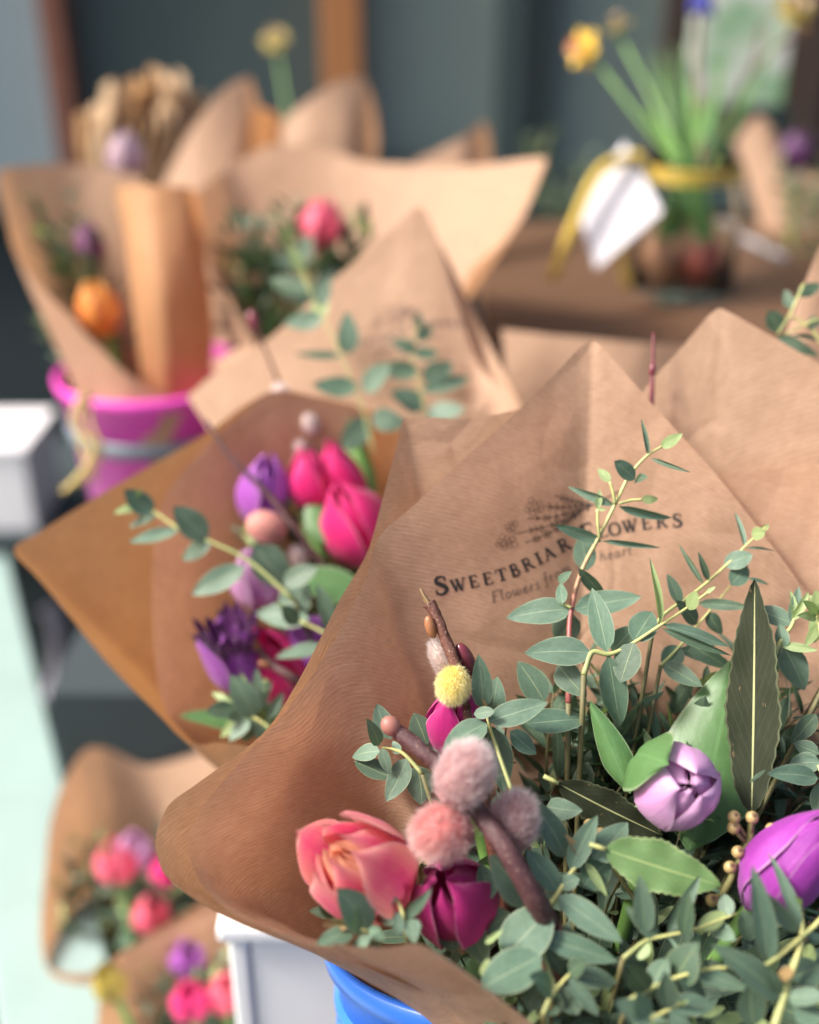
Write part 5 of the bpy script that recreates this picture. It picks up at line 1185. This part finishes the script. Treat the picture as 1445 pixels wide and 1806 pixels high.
# things on the table beside the jar
st = thing('grey_strip', 'plain grey strip lying on the table beside the jar', 'tube', onZ(1330, 440, TZ))
tube('strip_body', [onZ(1275, 408, TZ) + Vector((0, 0, .0046)), onZ(1385, 462, TZ) + Vector((0, 0, .0046))], .0045, plain('grey_strip_plain', (.32, .33, .36), .15), st, 12)  # opaque grey rod added as a plain grey strip
wE = thing('paper_wrap', 'brown kraft wrap behind the jar with dark purple flowers', 'paper wrap', P(1400, 520, 1.45))
sheet('paper_sheet', [[(1360, 470, 1.52), (1330, 360, 1.52), (1295, 250, 1.52)], [(1400, 470, 1.5), (1385, 350, 1.5), (1340, 205, 1.51)], [(1440, 470, 1.5), (1440, 370, 1.52), (1440, 310, 1.54)], [(1480, 470, 1.52), (1500, 380, 1.56), (1530, 280, 1.6)]], KRAFT_FAR, wE, 5, 10, .003, 29)
tulip('dark purple bloom in the blurred wrap behind the jar', P(1405, 268, 1.40), camdir(0, .9, .3), .05, .022, DARKPUR, P(1400, 520, 1.45), 6, .4, .2, seed=51)
for i in range(7):
    tip = P(gl.uniform(1330, 1460), gl.uniform(280, 440), 1.36 + gl.uniform(0, .06))
    filler(tip, camdir(gl.uniform(-.4, .4), .9, .2), .07, 4, .032, 'dark green sprig in the blurred wrap behind the jar', 'greenery behind the jar', None, gl, (.3, .7, 0), False)
for i in range(6):
    tip = P(gl.uniform(880, 1070), gl.uniform(240, 310), 1.55 + gl.uniform(0, .06))
    filler(tip, camdir(gl.uniform(-.5, .5), .9, .2), .10, 5, .04, 'dark green sprig behind the table\'s back edge', 'greenery behind the table', None, gl, (.2, .8, 0), False)
# low papers between the front and the table
wF = thing('paper_wrap', 'low brown kraft wrap between the tall pointed wrap and the table', 'paper wrap', P(1040, 900, .92))
sheet('paper_sheet', [[(920, 1000, .88), (900, 780, .88), (885, 580, .89)], [(990, 1000, .87), (985, 780, .87), (985, 590, .88)], [(1080, 1000, .87), (1090, 780, .87), (1100, 602, .88)], [(1180, 1000, .88), (1200, 780, .89), (1215, 610, .90)]], KRAFT_FAR, wF, 6, 12, .002, 30)
wG = thing('paper_wrap', 'kraft wrap corner rising behind the ribbed wrap and its dark sprig', 'paper wrap', P(1500, 900, .66))
sheet('paper_sheet', [[(1330, 900, .645), (1345, 760, .65), (1365, 650, .655)], [(1400, 900, .64), (1405, 740, .645), (1412, 520, .655)], [(1460, 900, .64), (1465, 700, .65), (1470, 400, .66)], [(1560, 900, .645), (1580, 650, .655), (1600, 350, .67)]], KRAFT, wG, 6, 14, .001, 31)

# ================================================================== LOWER LEFT BOUQUETS
LB = (300, 2050, 1.02, 80, .04)
wl = thing('paper_wrap', 'blurred kraft wrap standing low beside the mint bench', 'paper wrap', P(*LB[:3]))
sheet('paper_sheet', gen([(420, 1555, .93), (330, 1610, .92), (250, 1655, .92), (150, 1720, .925), (85, 1705, .935), (75, 1600, .96), (85, 1480, .98), (110, 1380, 1.0), (150, 1322, 1.03), (200, 1325, 1.05), (260, 1350, 1.06), (330, 1335, 1.05), (400, 1320, 1.03), (470, 1400, 1.0)], LB, 270, 10, .5), KRAFT_FAR, wl, 5, 14, .002, 32)
T5 = P(300, 2050, 1.02)
tulip('salmon pink tulip in the low blurred wrap', P(205, 1520, .965), camdir(-.1, .8, .5), .046, .019, PINK, T5, 6, .4, .1, seed=61)
tulip('soft lilac tulip beside the salmon pink one', P(236, 1502, .975), camdir(.1, .8, .5), .044, .017, LILAC, T5, 6, .4, .1, seed=62)
tulip('rosy pink tulip below the lilac one in the low wrap', P(266, 1612, .955), camdir(.2, .7, .6), .042, .016, PINK, T5, 6, .4, .6, seed=63)
tulip('crimson tulip half hidden beside the lilac one in the low wrap', P(292, 1535, .97), camdir(.2, .8, .5), .04, .015, HOTPINK, T5, 6, .3, .6, seed=64)
for i in range(40):
    tip = P(gl.uniform(95, 400), gl.uniform(1470, 1700), .955 + gl.uniform(.0, .05)); ax = ((tip - T5).normalized() + camdir(gl.uniform(-.5, .5), 0, .6) * .5).normalized()
    filler(tip, ax, .07, 4, .032, 'green sprig in the low blurred wrap', 'greenery in the low blurred wrap', T5, gl, (.55, .45, 0))
LB2 = (420, 2150, .90, 80, .04)
wl2 = thing('paper_wrap', 'lowest kraft wrap with magenta tulips next to the white box', 'paper wrap', P(*LB2[:3]))
sheet('paper_sheet', gen([(180, 1960, .83), (170, 1850, .84), (175, 1750, .86), (200, 1690, .88), (300, 1640, .90), (400, 1600, .93), (470, 1620, .94)], LB2, 220, 70, .5), KRAFT_FAR, wl2, 5, 12, .002, 33)
T6 = P(420, 2150, .90)
tulip('magenta tulip lowest in the wrap next to the white box', P(335, 1765, .85), camdir(0, .7, .6), .042, .0155, HOTPINK, T6, 6, .3, .1, seed=65)
tulip('cherry red tulip touching the white box', P(398, 1752, .86), camdir(.1, .7, .6), .042, .0155, PINK, T6, 6, .3, .4, seed=66)
tulip('dusky violet tulip above the magenta one in the lowest wrap', P(330, 1690, .90), camdir(.1, .7, .6), .04, .014, VIOLET, T6, 6, .3, .4, seed=68)
tulip('yellow tulip between the two low wraps', P(192, 1735, .845), camdir(-.2, .8, .5), .036, .013, DULLY, T6, 6, .3, .4, seed=67)
for i in range(18):
    tip = P(gl.uniform(250, 420), gl.uniform(1660, 1830), .88 + gl.uniform(.0, .04)); ax = ((tip - T6).normalized() + camdir(gl.uniform(-.5, .5), 0, .6) * .5).normalized()
    filler(tip, ax, .07, 4, .032, 'dark green sprig in the lowest wrap', 'greenery in the lowest wrap', T6, gl, (.4, .6, 0))
# white carton on a dark bench, pale handle on the bench front
CZ = .60
a = onZ(65, 940, CZ); lidz = onY(65, 790, a.y).z
cb = thing('dark_bench', 'dark navy bench under the white carton', 'bench', Vector((a.x - .3, a.y, 0)))
box('bench_top', (a.x - .7, a.y - .015, CZ - .03), (a.x + .16, a.y + .34, CZ), NAVY, cb)
box('bench_front', (a.x - .69, a.y - .005, 0), (a.x + .15, a.y + .015, CZ - .0305), NAVY, cb)
wc = thing('white_carton', 'white cardboard carton beside the pink bucket', 'carton', Vector((a.x, a.y, CZ)))
box('carton_body', (a.x - .16, a.y + .003, CZ + .0005), (a.x, a.y + .14, lidz - .012), CARD, wc, .003)
box('carton_lid', (a.x - .164, a.y - .001, lidz - .0115), (a.x + .004, a.y + .144, lidz), CARD, wc, .002)
hd = thing('pale_handle', 'pale lilac curved plastic handle on the dark bench front', 'handle', onY(95, 1200, a.y - .02))
tube('handle_strap', catmull([onY(72, 1240, a.y - .012), onY(92, 1215, a.y - .03), onY(104, 1160, a.y - .035), onY(98, 1100, a.y - .03), onY(80, 1070, a.y - .022)], 6), .011, LILAC_PL, hd, 8)
